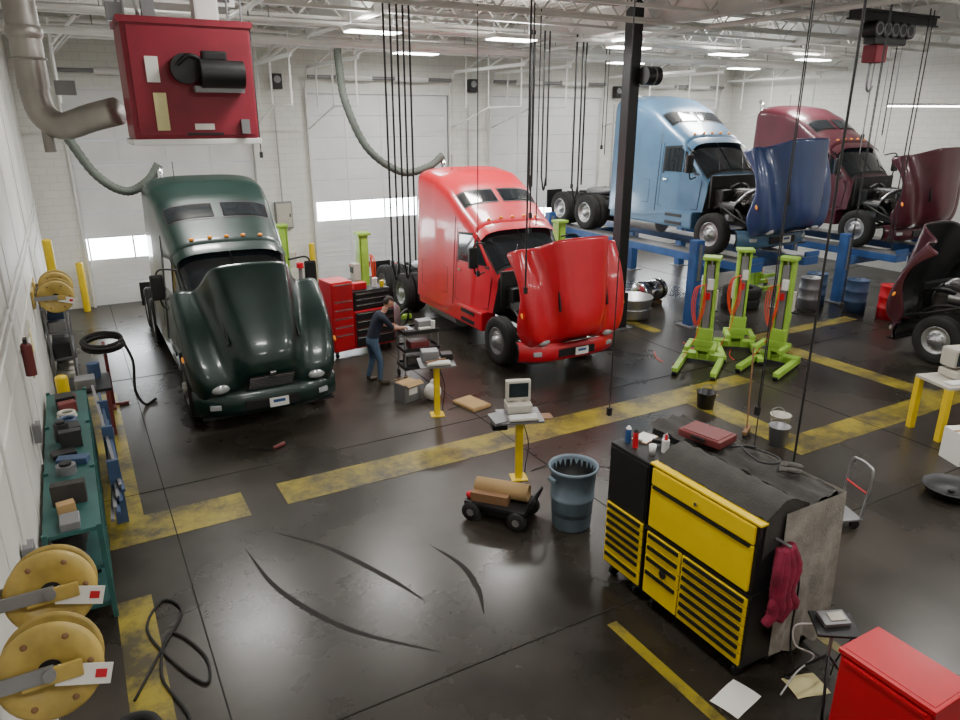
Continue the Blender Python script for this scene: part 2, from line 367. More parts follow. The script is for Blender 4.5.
def truck(paint,loc,rz=0,raise_=0,hood=50,hoodpaint=None,stack=-.7,hs=1.12,hfwd=0.0):
    global WM
    if WM is None: WM=(wheel_mesh(False),wheel_mesh(True))
    root=empty('semi_truck',(loc[0],loc[1],raise_),rz)
    # body
    b=B('cab_and_sleeper'); rows=[]; ys=[]
    for a,c2 in zip(ST,ST[1:]):
        n=max(1,int((c2[0]-a[0])/.09))
        ys+=[a[0]+(c2[0]-a[0])*i/n for i in range(n)]
    ys.append(ST[-1][0])
    for y in ys:
        zt,zb,wb,wt=sta(y); zm=shoulder(zt,zb); r=[]
        for i in range(6): z=zb+(zm-zb)*i/6; r.append((-hw(y,z),y,z))
        for i in range(25):
            t=math.pi*(1-i/24); cx,sz=math.cos(t),math.sin(t)
            r.append((wt*math.copysign(abs(cx)**(2/NE),cx),y,zm+(zt-zm)*sz**(2/NE)))
        for i in range(5,-1,-1): z=zb+(zm-zb)*i/6; r.append((hw(y,z),y,z))
        rows.append([V(q) for q in r])
    b.grid(rows,paint)
    b.poly(rows[0][::-1],'frame'); b.poly(rows[-1],paint)
    b.grid([[r[0],r[-1]] for r in rows],'frame',False)
    def patch(x0,x1,y0,y1,m,off=.012,nx=8,ny=5,tap=0):
        R=[]
        for jy in range(ny+1):
            y=y0+(y1-y0)*jy/ny; wt=sta(y)[3]
            R.append([V((wt*(x0+(x1-x0)*i/nx)*(1-tap*jy/ny),y-off,topz(wt*(x0+(x1-x0)*i/nx)*(1-tap*jy/ny),y)+off)) for i in range(nx+1)])
        b.grid(R,m)
    patch(-.955,.955,1.60,2.29,'black',.006,16,6)
    patch(-.93,-.02,1.66,2.24,'glass',.014); patch(.02,.93,1.66,2.24,'glass',.014)
    patch(-.90,-.05,2.91,3.30,'black',.006); patch(.05,.90,2.91,3.30,'black',.006)
    patch(-.87,-.08,2.95,3.26,'glass',.014); patch(.08,.87,2.95,3.26,'glass',.014)
    R=[]
    for yy,dz in ((2.30,.03),(2.16,-.05),(2.10,-.10)):
        R.append([V((1.0*s/8,yy,topz(1.0*s/8*.98,2.31)+dz)) for s in range(-8,9)])
    b.grid(R,paint)
    for s in (-.62,-.3,0,.3,.62):
        b.ell((s,2.42,topz(s,2.42)+.02),(.045,.035,.028),'amber',10,6)
    b.cyl((-.55,4.3,topz(-.55,4.3)-.02),(-.55,4.3,topz(-.55,4.3)+.35),.008,'black',seg=6)
    for sgn in (-1,1):
        X=lambda y,z,o=.01: V((sgn*(hw(y,z)+o),y,z))
        def spoly(pts,m,o=.01):
            q=[X(y,z,o) for y,z in pts]; b.poly(q if sgn<0 else q[::-1],m)
        spoly([(1.80,1.90),(2.98,1.90),(2.98,2.58),(2.40,2.62),(2.22,2.50)],'black',.006)
        spoly([(1.90,1.96),(2.30,1.96),(2.30,2.50),(2.26,2.46)],'glass',.014); spoly([(2.34,1.96),(2.92,1.96),(2.92,2.53),(2.42,2.56),(2.34,2.5)],'glass',.014)
        door=[(1.72,1.05),(3.02,1.05),(3.02,2.66),(2.38,2.70),(1.74,1.92),(1.72,1.05)]
        b.tube([X(y,z,.0) for y,z in door],.009,'black',seg=5,smooth=False)
        b.tube([X(3.12,z,.0) for z in (.9,1.5,2.2,2.9)],.012,'black',seg=5,smooth=False)
        b.tube([X(y,z,.0) for y,z in ((3.4,1.1),(4.7,1.1),(4.7,1.7),(3.4,1.7),(3.4,1.1))],.007,'black',seg=5,smooth=False)
        b.box(X(2.85,1.75,.02),(.03,.14,.04),'chrome')
        # skirt + steps + tank
        b.b2((sgn*.82,1.75,.55),(sgn*1.17,5.0,.98),paint,bev=.05)
        b.b2((sgn*1.0,2.1,.62),(sgn*1.185,2.7,.70),'black'); b.b2((sgn*1.0,2.1,.82),(sgn*1.185,2.7,.90),'black')
        b.cyl((sgn*.86,3.1,.56),(sgn*.86,4.6,.56),.27,'alu',seg=24)
        # mirrors
        b.tube([(sgn*1.0,1.95,2.45),(sgn*1.30,1.80,2.50),(sgn*1.36,1.78,2.3),(sgn*1.30,1.80,1.85),(sgn*1.05,1.85,1.85)],.018,'black')
        b.box((sgn*1.36,1.79,2.2),(.22,.09,.45),'black',bev=.04); b.box((sgn*1.36,1.845,2.2),(.18,.01,.38),'chrome')
        b.box((sgn*.55,1.35,1.35),(.35,.35,.45),'black',bev=.05)
    for s in (-.5,.35): b.tube([(s,1.60,topz(s,1.60)+.02),(s+.15,1.75,topz(s+.15,1.75)+.03),(s+.35,1.95,topz(s+.35,1.95)+.03)],.010,'black',seg=5)
    b.cyl((stack,5.2,1.0),(stack,5.2,3.75),.075,'chrome'); b.tube([(stack,5.2,3.7),(stack,5.22,3.9),(stack,5.3,4.02)],.07,'chrome')
    b.box((0,5.06,2.3),(1.9,.04,2.4),'black',bev=.01)
    b.done(parent=root)
    # chassis
    b=B('chassis')
    for s in (-.43,.43): b.b2((s-.04,0.1,.72),(s+.04,8.1,.98),'frame')
    for yy in (2.5,4.2,5.6,6.9,8.05): b.b2((-.43,yy-.05,.76),(.43,yy+.05,.94),'frame')
    b.cyl((-.9,1.1,.52),(.9,1.1,.52),.06,'frame')
    for yy in (6.2,7.5): b.cyl((-.95,yy,.52),(.95,yy,.52),.1,'frame'); b.ell((0,yy,.55),(.22,.25,.25),'frame')
    for s in (-.45,.45): b.tube([(s,.5,.62),(s,1.1,.5),(s,1.7,.62)],.035,'frame')
    b.lathe([(.0,.14),(.45,.14),(.5,.10),(.5,.0),(0,0)],(0,6.85,1.0),(0,0,1),'steel',24)
    b.b2((-.35,6.5,.98),(.35,7.6,1.04),'frame')
    b.box((0,5.5,1.02),(.8,.7,.04),'alu')
    for s in (-1,1):
        b.box((s*.95,8.15,.75),(.6,.02,.6),'black'); b.box((s*.5,8.12,.9),(.2,.04,.1),'tred')
        b.cyl((s*.62,5.3,.75),(s*.62,5.9,.75),.14,'frame')
    b.box((0,.95,1.05),(.62,1.05,.55),'engine',bev=.06); b.box((0,1.0,1.42),(.42,.95,.2),'engine',bev=.05)
    b.box((-.02,1.0,1.55),(.25,.8,.06),'alu',bev=.02)
    for k in range(6): b.cyl((.05,.62+k*.15,1.56),(.05,.62+k*.15,1.60),.02,'steel',seg=8)
    b.cyl((.34,.8,1.3),(.34,1.05,1.3),.13,'alu'); b.cyl((-.38,.7,1.2),(-.38,1.15,1.2),.08,'engine')
    b.tube([(.4,.9,1.4),(.6,.7,1.5),(.6,.4,1.4),(.5,.3,1.2)],.05,'black'); b.tube([(-.3,.5,1.5),(-.5,.45,1.45),(-.55,.35,1.2)],.045,'black')
    b.tube([(.3,1.3,1.5),(.45,1.45,1.6),(.2,1.5,1.7),(-.2,1.45,1.6)],.03,'alu')
    b.cyl((-.62,.75,1.15),(-.62,1.2,1.15),.16,'black'); b.box((-.4,1.1,.95),(.25,.3,.3),'alu',bev=.03); b.tube([(-.62,.8,1.3),(-.4,.7,1.5),(-.1,.6,1.6),(.2,.55,1.5)],.05,'alu')
    for k in range(4): b.tube([(-.35,.6+.15*k,1.0),(-.5,.65+.15*k,1.3),(-.25,.62+.17*k,1.55)],.012,'black',seg=5)
    b.b2((-.55,.22,.75),(.55,.34,1.55),'black',bev=.03); b.b2((-.5,.2,.8),(.5,.222,1.5),'alu')
    b.torus((0,.42,1.15),(0,1,0),.34,.03,'black')
    b.box((0,1.5,1.5),(1.7,.06,.8),'frame')
    for s in (-.75,.75): b.tube([(s,.15,.8),(s*1.1,.7,1.0),(s*.9,1.45,1.3)],.025,'frame')
    for s in (-1,1): b.tube([(s*.72,.45,.9),(s*.72,.7,1.12),(s*.72,1.1,1.2),(s*.72,1.45,1.1)],.04,'black')
    b.done(parent=root)
    # bumper
    b=B('bumper'); R=[]
    prof=[(.30,.06),(.34,.0),(.5,-.03),(.66,.0),(.72,.08)]
    for z,dy in prof:
        R.append([V((1.2*s/10,-.12+dy+.32*abs(s/10)**4,z)) for s in range(-10,11)])
    b.grid(R,paint)
    R2=[[q+V((0,.06,0)) for q in r] for r in R]; b.grid(R2,'black')
    b.b2((-.45,-.165,.40),(.45,-.12,.56),'black',bev=.02)
    b.box((.1,-.19,.48),(.32,.01,.16),'paper'); b.box((.1,-.197,.5),(.2,.004,.05),'bluelift')
    for s in (-.9,.9): b.box((s,-.045,.5),(.18,.05,.09),'lens',rot=(0,0,s*.3),bev=.02)
    for s in (-.43,.43): b.b2((s-.05,-.05,.6),(s+.05,.4,.75),'frame')
    b.b2((-1.1,-.0,.28),(1.1,.2,.32),'black')
    b.done(parent=root)
    # hood
    HS=[(.03,.80,.34,.68,.90,.58),(-.02,1.00,.38,.80,1.0,.56),(.02,1.2,.42,.93,1.08,.56),(.14,1.34,.46,1.02,1.15,.56),(.32,1.43,.50,1.09,1.2,.58),(.5,1.48,.54,1.14,1.23,.74),(.7,1.53,.57,1.19,1.25,.97),(.95,1.59,.61,1.22,1.26,1.07),(1.2,1.66,.65,1.22,1.27,1.05),(1.42,1.72,.68,1.20,1.27,.95),(1.62,1.77,.71,1.18,1.26,.80)]
    piv=V((0,.05-hfwd,.72))
    b=B('hood'); rows=[]
    for y,zc,h,zf,W,zl in HS:
        half=[(W,zl),(W+.01,zl*.5+zf*.5-.03),(W,zf-.07),(W-.07,zf+.01),(W-.22,zf+.03),(h+.14,zf-.05),(h+.03,zf*.6+zc*.4),(h-.05,zc-.08),(h*.7,zc-.01),(h*.35,zc+.01)]
        r=[(-a,y,z) for a,z in half]+[(0,y,zc+.025)]+[(a,y,z) for a,z in half[::-1]]
        rows.append([V((q[0],q[1]-.05,q[2]-.72)) for q in r])
    b.grid(rows,hoodpaint or paint); b.mid('black')
    ho=b.done(loc=piv,parent=root,rot=(math.radians(hood),0,0)); ho.scale=(1,hs,1.03)
    sd=ho.modifiers.new('subsurf','SUBSURF'); sd.levels=2; sd.render_levels=2
    so=ho.modifiers.new('solid','SOLIDIFY'); so.thickness=.03; so.offset=-1; so.material_offset=1
    b=B('grille_and_headlights')
    def P(x,y,z): return V((x,y-.05,z-.72))
    b.poly([P(-.36,-.035,.8),P(.36,-.035,.8),P(.40,-.02,1.2),P(-.40,-.02,1.2)],'black')
    for k in range(7): z=.84+k*.055; b.cyl(P(-.36,-.045,z),P(.36,-.045,z),.008,'chrome',seg=6)
    for s in (-1,1):
        b.ell(P(s*.80,.05,.86),(.17,.10,.10),'lens',14,8); b.ell(P(s*1.05,.16,.86),(.07,.08,.07),'amber',10,6)
        b.ell(P(s*1.27,.6,1.0),(.02,.06,.03),'amber',8,5)
    b.box(P(0,-.03,1.26),(.1,.03,.08),'chrome',bev=.01)
    for s in (-1,1): b.box(P(s*.58,.75,1.36),(.03,.4,.06),'black',rot=(math.radians(10),0,0),bev=.01)
    b.done(loc=piv,parent=root,rot=(math.radians(hood),0,0))
    if hfwd:
        b=B('hood_hinge_arms')
        for s in (-.43,.43): b.b2((s-.03,-hfwd,.66),(s+.03,.2,.76),'frame')
        b.done(parent=root)
    for s in (-1,1):
        for yy,du in ((1.1,0),(6.2,1),(7.5,1)):
            o=bpy.data.objects.new('wheel',WM[du]); bpy.context.collection.objects.link(o); o.parent=root
            o.location=(s*1.07,yy,.52); o.rotation_euler=(0,0,0 if s<0 else math.pi)
    return root
truck('green',(2.45,11.6),hood=42,stack=-.7)
truck('red',(8.6,11.35),hood=68,stack=-.3,hs=1.16)
truck('blue',(15.0,11.75),raise_=1.72,hood=72,hoodpaint='navyhood',hs=1.2,hfwd=.28)
truck('maroon',(20.5,11.5),raise_=1.50,hood=72,hs=1.15,hfwd=.15)
truck('maroon',(16.75,9.0),rz=math.pi,hood=60,hs=1.15)

# ------------------------------------------------------------------ four-post lifts
def fourpost(cx,y0,h,name='four_post_lift'):
    b=B(name)
    for s in (-1.02,1.02): 
        b.b2((s-.27,-.3,h-.22),(s+.27,8.3,h-.02),'bluelift',bev=.02); b.b2((s-.27,-.3,h-.02),(s+.27,8.3,h),'steel')
        b.b2((s-.25,-.32,h),(s+.25,-.26,h+.12),'bluelift')
    for yy in (.9,7.2):
        b.b2((-1.75,yy-.12,h-.42),(1.75,yy+.12,h-.2),'bluelift',bev=.02)
        for s in (-1.75,1.75):
            b.b2((s-.13,yy-.13,0.0),(s+.13,yy+.13,h+.45),'bluelift',bev=.02); b.b2((s-.25,yy-.25,0),(s+.25,yy+.25,.03),'steel')
            b.box((s,yy-.14,h-.1),(.1,.02,.9),'steel')
    b.done((cx,y0,0))
fourpost(15.0,11.75,1.72); fourpost(20.5,11.5,1.50)

# ------------------------------------------------------------------ mobile column lifts
def column(x,y,rz=0,h=2.25):
    b=B('mobile_column_lift')
    b.b2((-.14,0,.1),(-.09,.22,h),'lime',bev=.01); b.b2((.09,0,.1),(.14,.22,h),'lime',bev=.01); b.b2((-.14,.18,.1),(.14,.24,h),'lime',bev=.01)
    b.box((0,.1,h+.03),(.36,.34,.07),'lime',bev=.02); b.cyl((0,.08,.3),(0,.08,h),.035,'chrome')
    b.b2((-.07,-.0,.8),(.07,.03,h-.1),'steel')
    b.box((0,.02,.55),(.34,.12,.5),'lime',bev=.02)
    for s in (-1,1):
        b.b2((s*.38-.06,-1.0,.05),(s*.38+.06,.35,.17),'lime',bev=.02)
        b.cyl((s*.38-.05,-.95,.06),(s*.38+.05,-.95,.06),.06,'black')
        b.b2((s*.26-.05,-.55,.42),(s*.26+.05,0,.52),'lime',bev=.02); b.cyl((s*.38-.04,.3,.1),(s*.38+.04,.3,.1),.1,'black')
    b.b2((-.44,.1,.06),(.44,.34,.2),'lime',bev=.02); b.b2((-.3,-.05,.4),(.3,.03,.54),'lime',bev=.02)
    b.box((0,.32,1.35),(.3,.18,.42),'beige',bev=.02); b.box((0,.42,1.4),(.2,.02,.15),'black'); b.cyl((.05,.43,1.5),(.05,.45,1.5),.025,'tred')
    b.box((.03,-.02,1.75),(.12,.08,.22),'white',bev=.01); b.box((0,-.04,1.5),(.08,.05,.14),'tred')
    for k in range(3):
        o=.03*k
        b.tube([(-.05,-.06-o*.5,1.75),(-.20-o,-.05-o,1.65),(-.24-o,-.04-o,1.25),(-.18,-.06-o,.92-o),(-.1+o,-.08-o,1.2),(-.06,-.07-o*.5,1.7)],.010,'orange')
    b.tube([(-.1,-.06,.95),(-.2,-.1,.5),(-.5,-.3,.02),(-.9,-.1,.015),(-1.1,.4,.015)],.009,'orange')
    b.tube([(0,.34,.5),(0,.6,.6),(0,.75,1.0)],.02,'lime'); b.cyl((-.15,.75,1.0),(.15,.75,1.0),.02,'black')
    b.done((x,y,0),rz)
column(11.25,10.3,math.radians(-55)); column(12.6,10.6,math.radians(-40)); column(12.55,9.5,math.radians(-70))
column(6.3,17.0,math.radians(90)); column(11.9,16.4,math.radians(90)); column(4.7,19.4,math.radians(-90)); column(17.9,14.6,math.radians(90))

b=B('steel_column'); b.b2((-.14,-.14,0),(.14,.14,CZ),'black',bev=.01); b.b2((-.3,-.3,0),(.3,.3,.03),'steel'); b.b2((-.19,-.19,0),(.19,.19,.9),'black')
b.cyl((.1,-.3,5.9),(.5,-.3,5.9),.2,'black',seg=20); b.cyl((.2,-.1,5.9),(.2,-.3,5.9),.05,'black'); b.torus((.33,-.3,5.9),(1,0,0),.18,.03,'steel'); b.done((11.5,13.45,0))

# ------------------------------------------------------------------ tool chests
def chest(b,x0,x1,y0,y1,z0,z1,body,front,cols,rows,pull='black',ph=.024):
    b.b2((x0,y0,z0),(x1,y1,z1),body,bev=.015)
    g=.02; cw=(x1-x0-g)/sum(cols); xx=x0+g
    for ci,cwid in enumerate(cols):
        w=cw*cwid-g; hs=rows[ci]; tot=sum(hs); zz=z1-.03; H=(z1-z0-.05)
        for h in hs:
            dh=H*h/tot; b.b2((xx,y0-.022,zz-dh+.012),(xx+w,y0,zz),front,bev=.006)
            b.b2((xx+.03,y0-.038,zz-.012-ph),(xx+w-.03,y0-.02,zz-.012),pull); zz-=dh
        xx+=w+g
def casters(b,x0,x1,y0,y1):
    for x in (x0,x1):
        for y in (y0,y1):
            b.cyl((x-.02,y,.065),(x+.02,y,.065),.065,'black'); b.b2((x-.03,y-.03,.1),(x+.03,y+.03,.16),'steel')
random.seed(5)
ph=[random.random()*6 for _ in range(8)]
def wv(a,c): return .012*math.sin(a*14+ph[0])+.01*math.sin(c*11+ph[1]+a*5)+.008*math.sin((a+c)*23+ph[2])
b=B('yellow_tool_chest')   # local: front -y; x from 0(left, far) to 2.0
chest(b,.66,2.0,0,.55,.16,.95,'black','tyellow',[.8,1.3],[[1,1,1.2,2.2],[1,1,1,1,1,1,1.3]],ph=.04)
b.b2((.64,-.01,.93),(2.02,.57,.97),'black'); 
b.b2((.66,0,.97),(2.0,.55,1.68),'black',bev=.02)
b.b2((.69,-.03,1.0),(1.97,0,1.46),'tyellow',bev=.012); b.b2((.69,-.03,1.48),(1.97,0,1.66),'tyellow',bev=.012)
b.b2((.72,-.045,1.445),(1.94,-.02,1.47),'black'); b.cyl((1.3,-.05,1.55),(1.3,-.02,1.55),.02,'chrome')
b.b2((.64,-.02,1.675),(2.02,.08,1.70),'tyellow',bev=.01)
b.grid([[V((.66+1.35*k/20,.06+.47*i/8,1.715+.13*math.sin(math.pi*i/9)+.8*wv(i/8,k/6))) for i in range(9)] for k in range(21)],'canvas',flip=True)
b.grid([[V((2.01+.01*math.sin(i),.06+.47*i/8,1.72+.13*math.sin(math.pi*i/9)-.42*t/5+.03*math.sin(i*1.4)*t/5)) for i in range(9)] for t in range(6)],'canvas')
b.ell((.95,-.03,.55),(.05,.012,.05),'black',12,6)
chest(b,0,.62,.0,.55,.16,.98,'black','tyellow',[1],[[1,1,1,1,1,1.4,1.6]],ph=.04)
b.b2((0,0,.98),(.62,.55,1.66),'black',bev=.02); b.b2((.02,-.015,1.0),(.6,0,1.62),'black',bev=.01)
casters(b,.1,.5,.08,.5); casters(b,.78,1.9,.08,.5)
b.cyl((-.06,.05,.8),(-.06,.5,.8),.015,'chrome')
b.done((4.73,5.48,0),rz=-math.pi/2)
b=B('spray_can'); b.cyl((0,0,0),(0,0,.16),.033,'bluelift'); b.cyl((0,0,.16),(0,0,.19),.033,'white',r2=.015); b.done((4.88,5.38,1.66))
b=B('spray_can'); b.cyl((0,0,0),(0,0,.18),.03,'tred'); b.cyl((0,0,.18),(0,0,.21),.03,'black',r2=.015); b.done((4.86,5.24,1.66))
b=B('plastic_bottle'); b.cyl((0,0,0),(0,0,.14),.04,'white'); b.cyl((0,0,.14),(0,0,.2),.02,'tred',r2=.012); b.done((5.06,5.0,1.66))
b=B('coffee_cup'); b.lathe([(0,0),(.03,0),(.04,.11),(.036,.11),(.03,.02),(0,.02)],(0,0,0),(0,0,1),'white',16); b.done((4.9,5.02,1.66))
b=B('impact_wrench'); b.cyl((-.1,0,.05),(.08,0,.05),.035,'steel'); b.cyl((.08,0,.05),(.14,0,.05),.018,'chrome'); b.box((-.05,.06,.04),(.04,.14,.04),'black',bev=.01); b.done((5.2,5.15,1.66),rz=.7)
b=B('clipboard'); b.box((0,0,.006),(.26,.2,.01),'wood'); b.box((0,0,.013),(.24,.18,.004),'paper'); b.box((-.11,0,.02),(.03,.08,.012),'chrome'); b.done((5.1,5.36,1.66),rz=.3)
b=B('canvas_covered_tool_cabinet')
b.b2((0,.0,.15),(.46,2.0,1.68),'frame',bev=.02); 
for x in (.08,.40):
    for y in (.1,1.9): b.cyl((x-.02,y,.075),(x+.02,y,.075),.075,'black')
b.grid([[V((-.02+.53*i/14,-.04+2.1*k/30,1.715+wv(i/14,k/8)+(.03 if 3<i<11 else 0))) for i in range(15)] for k in range(31)],'canvas')
b.grid([[V((-.03+.02*math.sin(k*.9),1.45-1.49*k/30,1.74-.28*(t/5)+.01*math.sin(k*1.3))) for t in range(6)] for k in range(31)],'canvas')
b.grid([[V((-.32+.82*i/18,-.05-.05*math.sin(t/10*1.2)-.03*math.sin(i*1.1+ph[3])*(t/10),1.73-1.5*t/10+.05*math.sin(i*.8)*t/10)) for i in range(19)] for t in range(11)],'blanket')
b.grid([[V((.50+.04*math.sin(k*1.0)*(t/8)+.03*(t/8),-.05+2.1*k/30,1.73-.95*t/8)) for k in range(31)] for t in range(9)],'blanket')
b.done((5.34,3.5,0))
b=B('red_cloth_bundle')
for k in range(6):
    x0=-.12+k*.05
    b.tube([(x0*.4,0,.0),(x0+.02*math.sin(k),-.05,-.2),(x0-.02*k+.03,-.03-.02*(k%2),-.42),(x0+.03,-.05,-.6),(x0-.02,-.02,-.74+.06*(k%3))],.045+.012*(k%2),'redcloth',seg=10,ribs=.08)
b.ell((0,-.03,-.25),(.12,.06,.16),'redcloth'); b.ell((-.02,-.04,-.55),(.14,.06,.14),'redcloth'); b.cyl((0,.1,.03),(0,-.06,.03),.012,'steel',seg=6)
b.tube([(.1,-.02,0),(.2,-.05,-.4),(.16,-.08,-.9),(.22,-.1,-1.3)],.01,'black')
b.done((4.93,3.36,1.48))
b=B('red_tool_case'); b.box((0,0,.04),(.34,.5,.08),'case',bev=.02); b.box((0,0,.082),(.28,.42,.01),'case',bev=.004); b.box((-.18,0,.05),(.02,.16,.03),'black'); b.done((5.5,4.85,1.78),rz=.2)
b=B('work_glove_pair'); 
for s in (0,.12):
    b.ell((s,0,.03),(.05,.08,.025),'engine')
    for k in range(4): b.cyl((s-.035+.023*k,.06,.03),(s-.04+.027*k,.13,.025),.012,'engine',seg=8)
b.done((5.6,3.85,1.79),rz=.6)
b=B('air_hose_coil')
b.tube([(-.1,.2,0.012),(.05,.1,.012),(.1,-.2,.02),(0,-.3,.02),(-.15,-.2,.03),(-.05,.1,.04),(.05,.0,.05)],.012,'black'); b.done((5.62,4.35,1.79))
b=B('red_tool_cabinet')
chest(b,0,.74,0,.47,.14,1.0,'tred','tred',[1],[[1]],pull='tred'); casters(b,.1,.64,.08,.4); b.b2((-.01,-.03,.99),(.75,.48,1.03),'tred',bev=.008); b.b2((.02,.01,1.03),(.72,.45,1.034),'tred')
b.b2((.3,-.035,.5),(.44,-.02,.53),'chrome')
b.done((4.78,2.63,0),rz=-math.pi/2)
b=B('red_roller_cabinet')
chest(b,0,.5,0,.6,.16,1.7,'tred','tred',[1],[[2,1,1,1,1,2]],pull='chrome'); chest(b,.52,1.5,0,.6,.16,1.0,'tred','black',[1,1],[[1,1,1,1.4],[1,1,1,1.4]],pull='chrome')
chest(b,.55,1.45,.08,.55,1.0,1.42,'black','black',[1],[[1,1,1]],pull='chrome'); casters(b,.1,1.4,.1,.5)
b.box((.8,.3,1.5),(.3,.2,.15),'tred',bev=.02); b.cyl((1.2,.3,1.42),(1.2,.3,1.62),.06,'white'); b.cyl((1.35,.25,1.42),(1.35,.25,1.55),.05,'yellow')
b.done((4.5,14.4,0),rz=.12)
b=B('service_cart')
for z in (.25,.62,.98): b.box((0,0,z),(.75,.5,.03),'black',bev=.008)
for z in (.25,.62,.98):
    for s in (-1,1): b.box((0,s*.245,z+.03),(.75,.012,.06),'black'); b.box((s*.37,0,z+.03),(.012,.5,.06),'black')
for sx in (-.35,.35):
    for sy in (-.22,.22): b.cyl((sx,sy,.08),(sx,sy,1.03),.018,'steel'); b.cyl((sx-.02,sy,.07),(sx+.02,sy,.07),.07,'black')
b.box((.15,.05,1.08),(.3,.25,.18),'steel',bev=.02); b.box((.1,-.16,1.03),(.25,.12,.07),'beige',bev=.02); b.box((0,0,.7),(.4,.3,.15),'case',bev=.02); b.cyl((.28,-.15,1.0),(.28,-.15,1.18),.04,'white')
b.box((-.22,0,1.02),(.18,.3,.06),'steel',bev=.01); b.box((0,.1,.36),(.5,.3,.18),'engine',bev=.02)
b.done((5.66,12.6,0),rz=-.08)
# ------------------------------------------------------------------ computer stands
def stand(x,y,full=True,rz=0):
    b=B('computer_stand')
    b.b2((-.05,-.05,0),(.05,.05,.95),'yellow',bev=.008); b.b2((-.12,-.12,0),(.12,.12,.015),'yellow'); b.b2((-.12,-.1,.9),(.12,.1,.96),'yellow')
    b.box((0,0,.98),(.62,.48,.03),'steel',rot=(.05,0,0),bev=.008)
    b.box((.02,-.17,1.02),(.42,.15,.025),'beige',bev=.008,rot=(.1,0,0))
    for r in range(4): b.box((.02,-.22+.035*r,1.036+.003*r),(.38,.022,.012),'white',rot=(.1,0,0))
    if full:
        b.box((0,.12,1.09),(.36,.3,.12),'beige',bev=.015)
        b.box((0,.14,1.33),(.36,.10,.30),'beige',bev=.02); b.box((0,.24,1.32),(.28,.2,.22),'beige',bev=.04); b.box((0,.088,1.34),(.28,.012,.21),'screen',bev=.01)
        b.cyl((0,.17,1.14),(0,.17,1.2),.08,'beige')
        b.box((.36,0,.95),(.22,.2,.02),'wood'); b.box((-.34,-.1,1.0),(.2,.26,.05),'steel',rot=(.2,0,.3)); b.box((-.28,.1,.82),(.22,.2,.1),'black',bev=.02)
    else:
        b.box((-.1,.1,1.1),(.3,.25,.18),'steel',bev=.03); b.box((.2,.1,1.06),(.2,.2,.12),'black',bev=.02)
        b.box((-.02,-.1,1.05),(.4,.04,.03),'wood',rot=(0,0,.4))
    b.tube([(.05,.0,.9),(.15,.05,.5),(.12,.1,.02),(.3,.2,.015),(.5,.3,.015)],.008,'black')
    b.done((x,y,0),rz)
stand(5.1,7.9,True,-.35); stand(5.1,10.6,False,-.3)
b=B('trash_barrel'); b.lathe([(0,.0),(.235,.0),(.25,.03),(.27,.4),(.283,.42),(.283,.46),(.275,.47),(.29,.80),(.315,.81),(.32,.85),(.30,.855),(.285,.82),(.26,.2),(.0,.2)],(0,0,0),(0,0,1),'barrel',40)
b.lathe([(.286,.80),(.27,.55),(0,.5)],(0,0,0),(0,0,1),'black',24)
for s in (-1,1): b.box((s*.325,0,.72),(.05,.14,.05),'barrel',bev=.015)
b.done((5.02,6.5,0))
b=B('push_cart'); b.box((0,0,.24),(.85,.5,.06),'black',bev=.02); b.box((0,0,.14),(.7,.36,.1),'black',bev=.02)
for sx in (-.32,.32):
    for sy in (-.24,.24): b.lathe([(.05,-.04),(.12,-.04),(.13,-.02),(.13,.02),(.12,.04),(.05,.04)],(sx,sy,.13),(0,1,0),'rubber',20); b.cyl((sx,sy-.045,.13),(sx,sy+.045,.13),.05,'alu')
b.tube([(.42,-.18,.25),(.50,-.18,.45),(.52,0,.5),(.50,.18,.45),(.42,.18,.25)],.016,'black')
b.lathe([(.10,-.36),(.115,-.36),(.115,.36),(.10,.36),(.09,.3),(.0,.3)],(0,.04,.39),(1,.1,0),'card',24); b.box((-.1,-.12,.33),(.5,.14,.12),'wood',rot=(0,0,.1)); b.ell((-.38,-.12,.3),(.07,.06,.05),'tred')
b.done((4.32,7.1,0),rz=-.95)
b=B('cardboard_box'); b.box((0,0,.17),(.38,.32,.34),'steel',bev=.006); b.box((0,.0,.345),(.36,.3,.01),'card')
for s in (-1,1): b.box((0,s*.2,.36),(.38,.12,.008),'card',rot=(s*-.5,0,0))
b.box((0,-.162,.2),(.2,.004,.12),'paper'); b.done((4.95,11.55,0),rz=.3)
b=B('plastic_bag'); b.ell((0,0,.16),(.17,.14,.17),'paper',14,8); b.ell((.03,.02,.3),(.07,.06,.1),'paper'); b.done((5.35,11.3,0))
b=B('wooden_board'); b.box((0,0,.03),(.42,.6,.05),'card',bev=.005); b.box((0,0,.06),(.38,.56,.01),'card'); b.done((5.85,10.7,0.0),rz=.2)
b=B('black_bucket'); b.lathe([(0,0),(.14,0),(.17,.3),(.18,.31),(.16,.31),(.13,.03),(0,.03)],(0,0,0),(0,0,1),'black'); b.tube([(-.17,0,.3),(-.1,0,.42),(.1,0,.42),(.17,0,.3)],.006,'steel'); b.done((9.5,8.5,0))
for (x,y,m) in ((9.35,6.8,'steel'),(9.75,7.1,'beige')):
    b=B('bucket'); b.lathe([(0,0),(.13,0),(.16,.32),(.175,.33),(.15,.33),(.12,.03),(0,.03)],(0,0,0),(0,0,1),m); b.tube([(-.16,0,.31),(-.1,.1,.4),(.1,.1,.4),(.16,0,.31)],.006,'steel'); b.done((x,y,0))
b=B('broom'); b.cyl((0,0,.1),(.25,.1,1.45),.014,'wood',seg=8); b.box((0,0,.09),(.36,.07,.06),'wood',bev=.01); b.box((0,0,.03),(.34,.06,.08),'black',taper=.9); b.done((9.2,7.3,0),rz=.5)
b=B('platform_hand_cart'); b.box((0,0,.14),(.75,.45,.03),'steel',bev=.01)
for sx in (-.3,.3):
    for sy in (-.18,.18): b.cyl((sx,sy-.02,.06),(sx,sy+.02,.06),.06,'black')
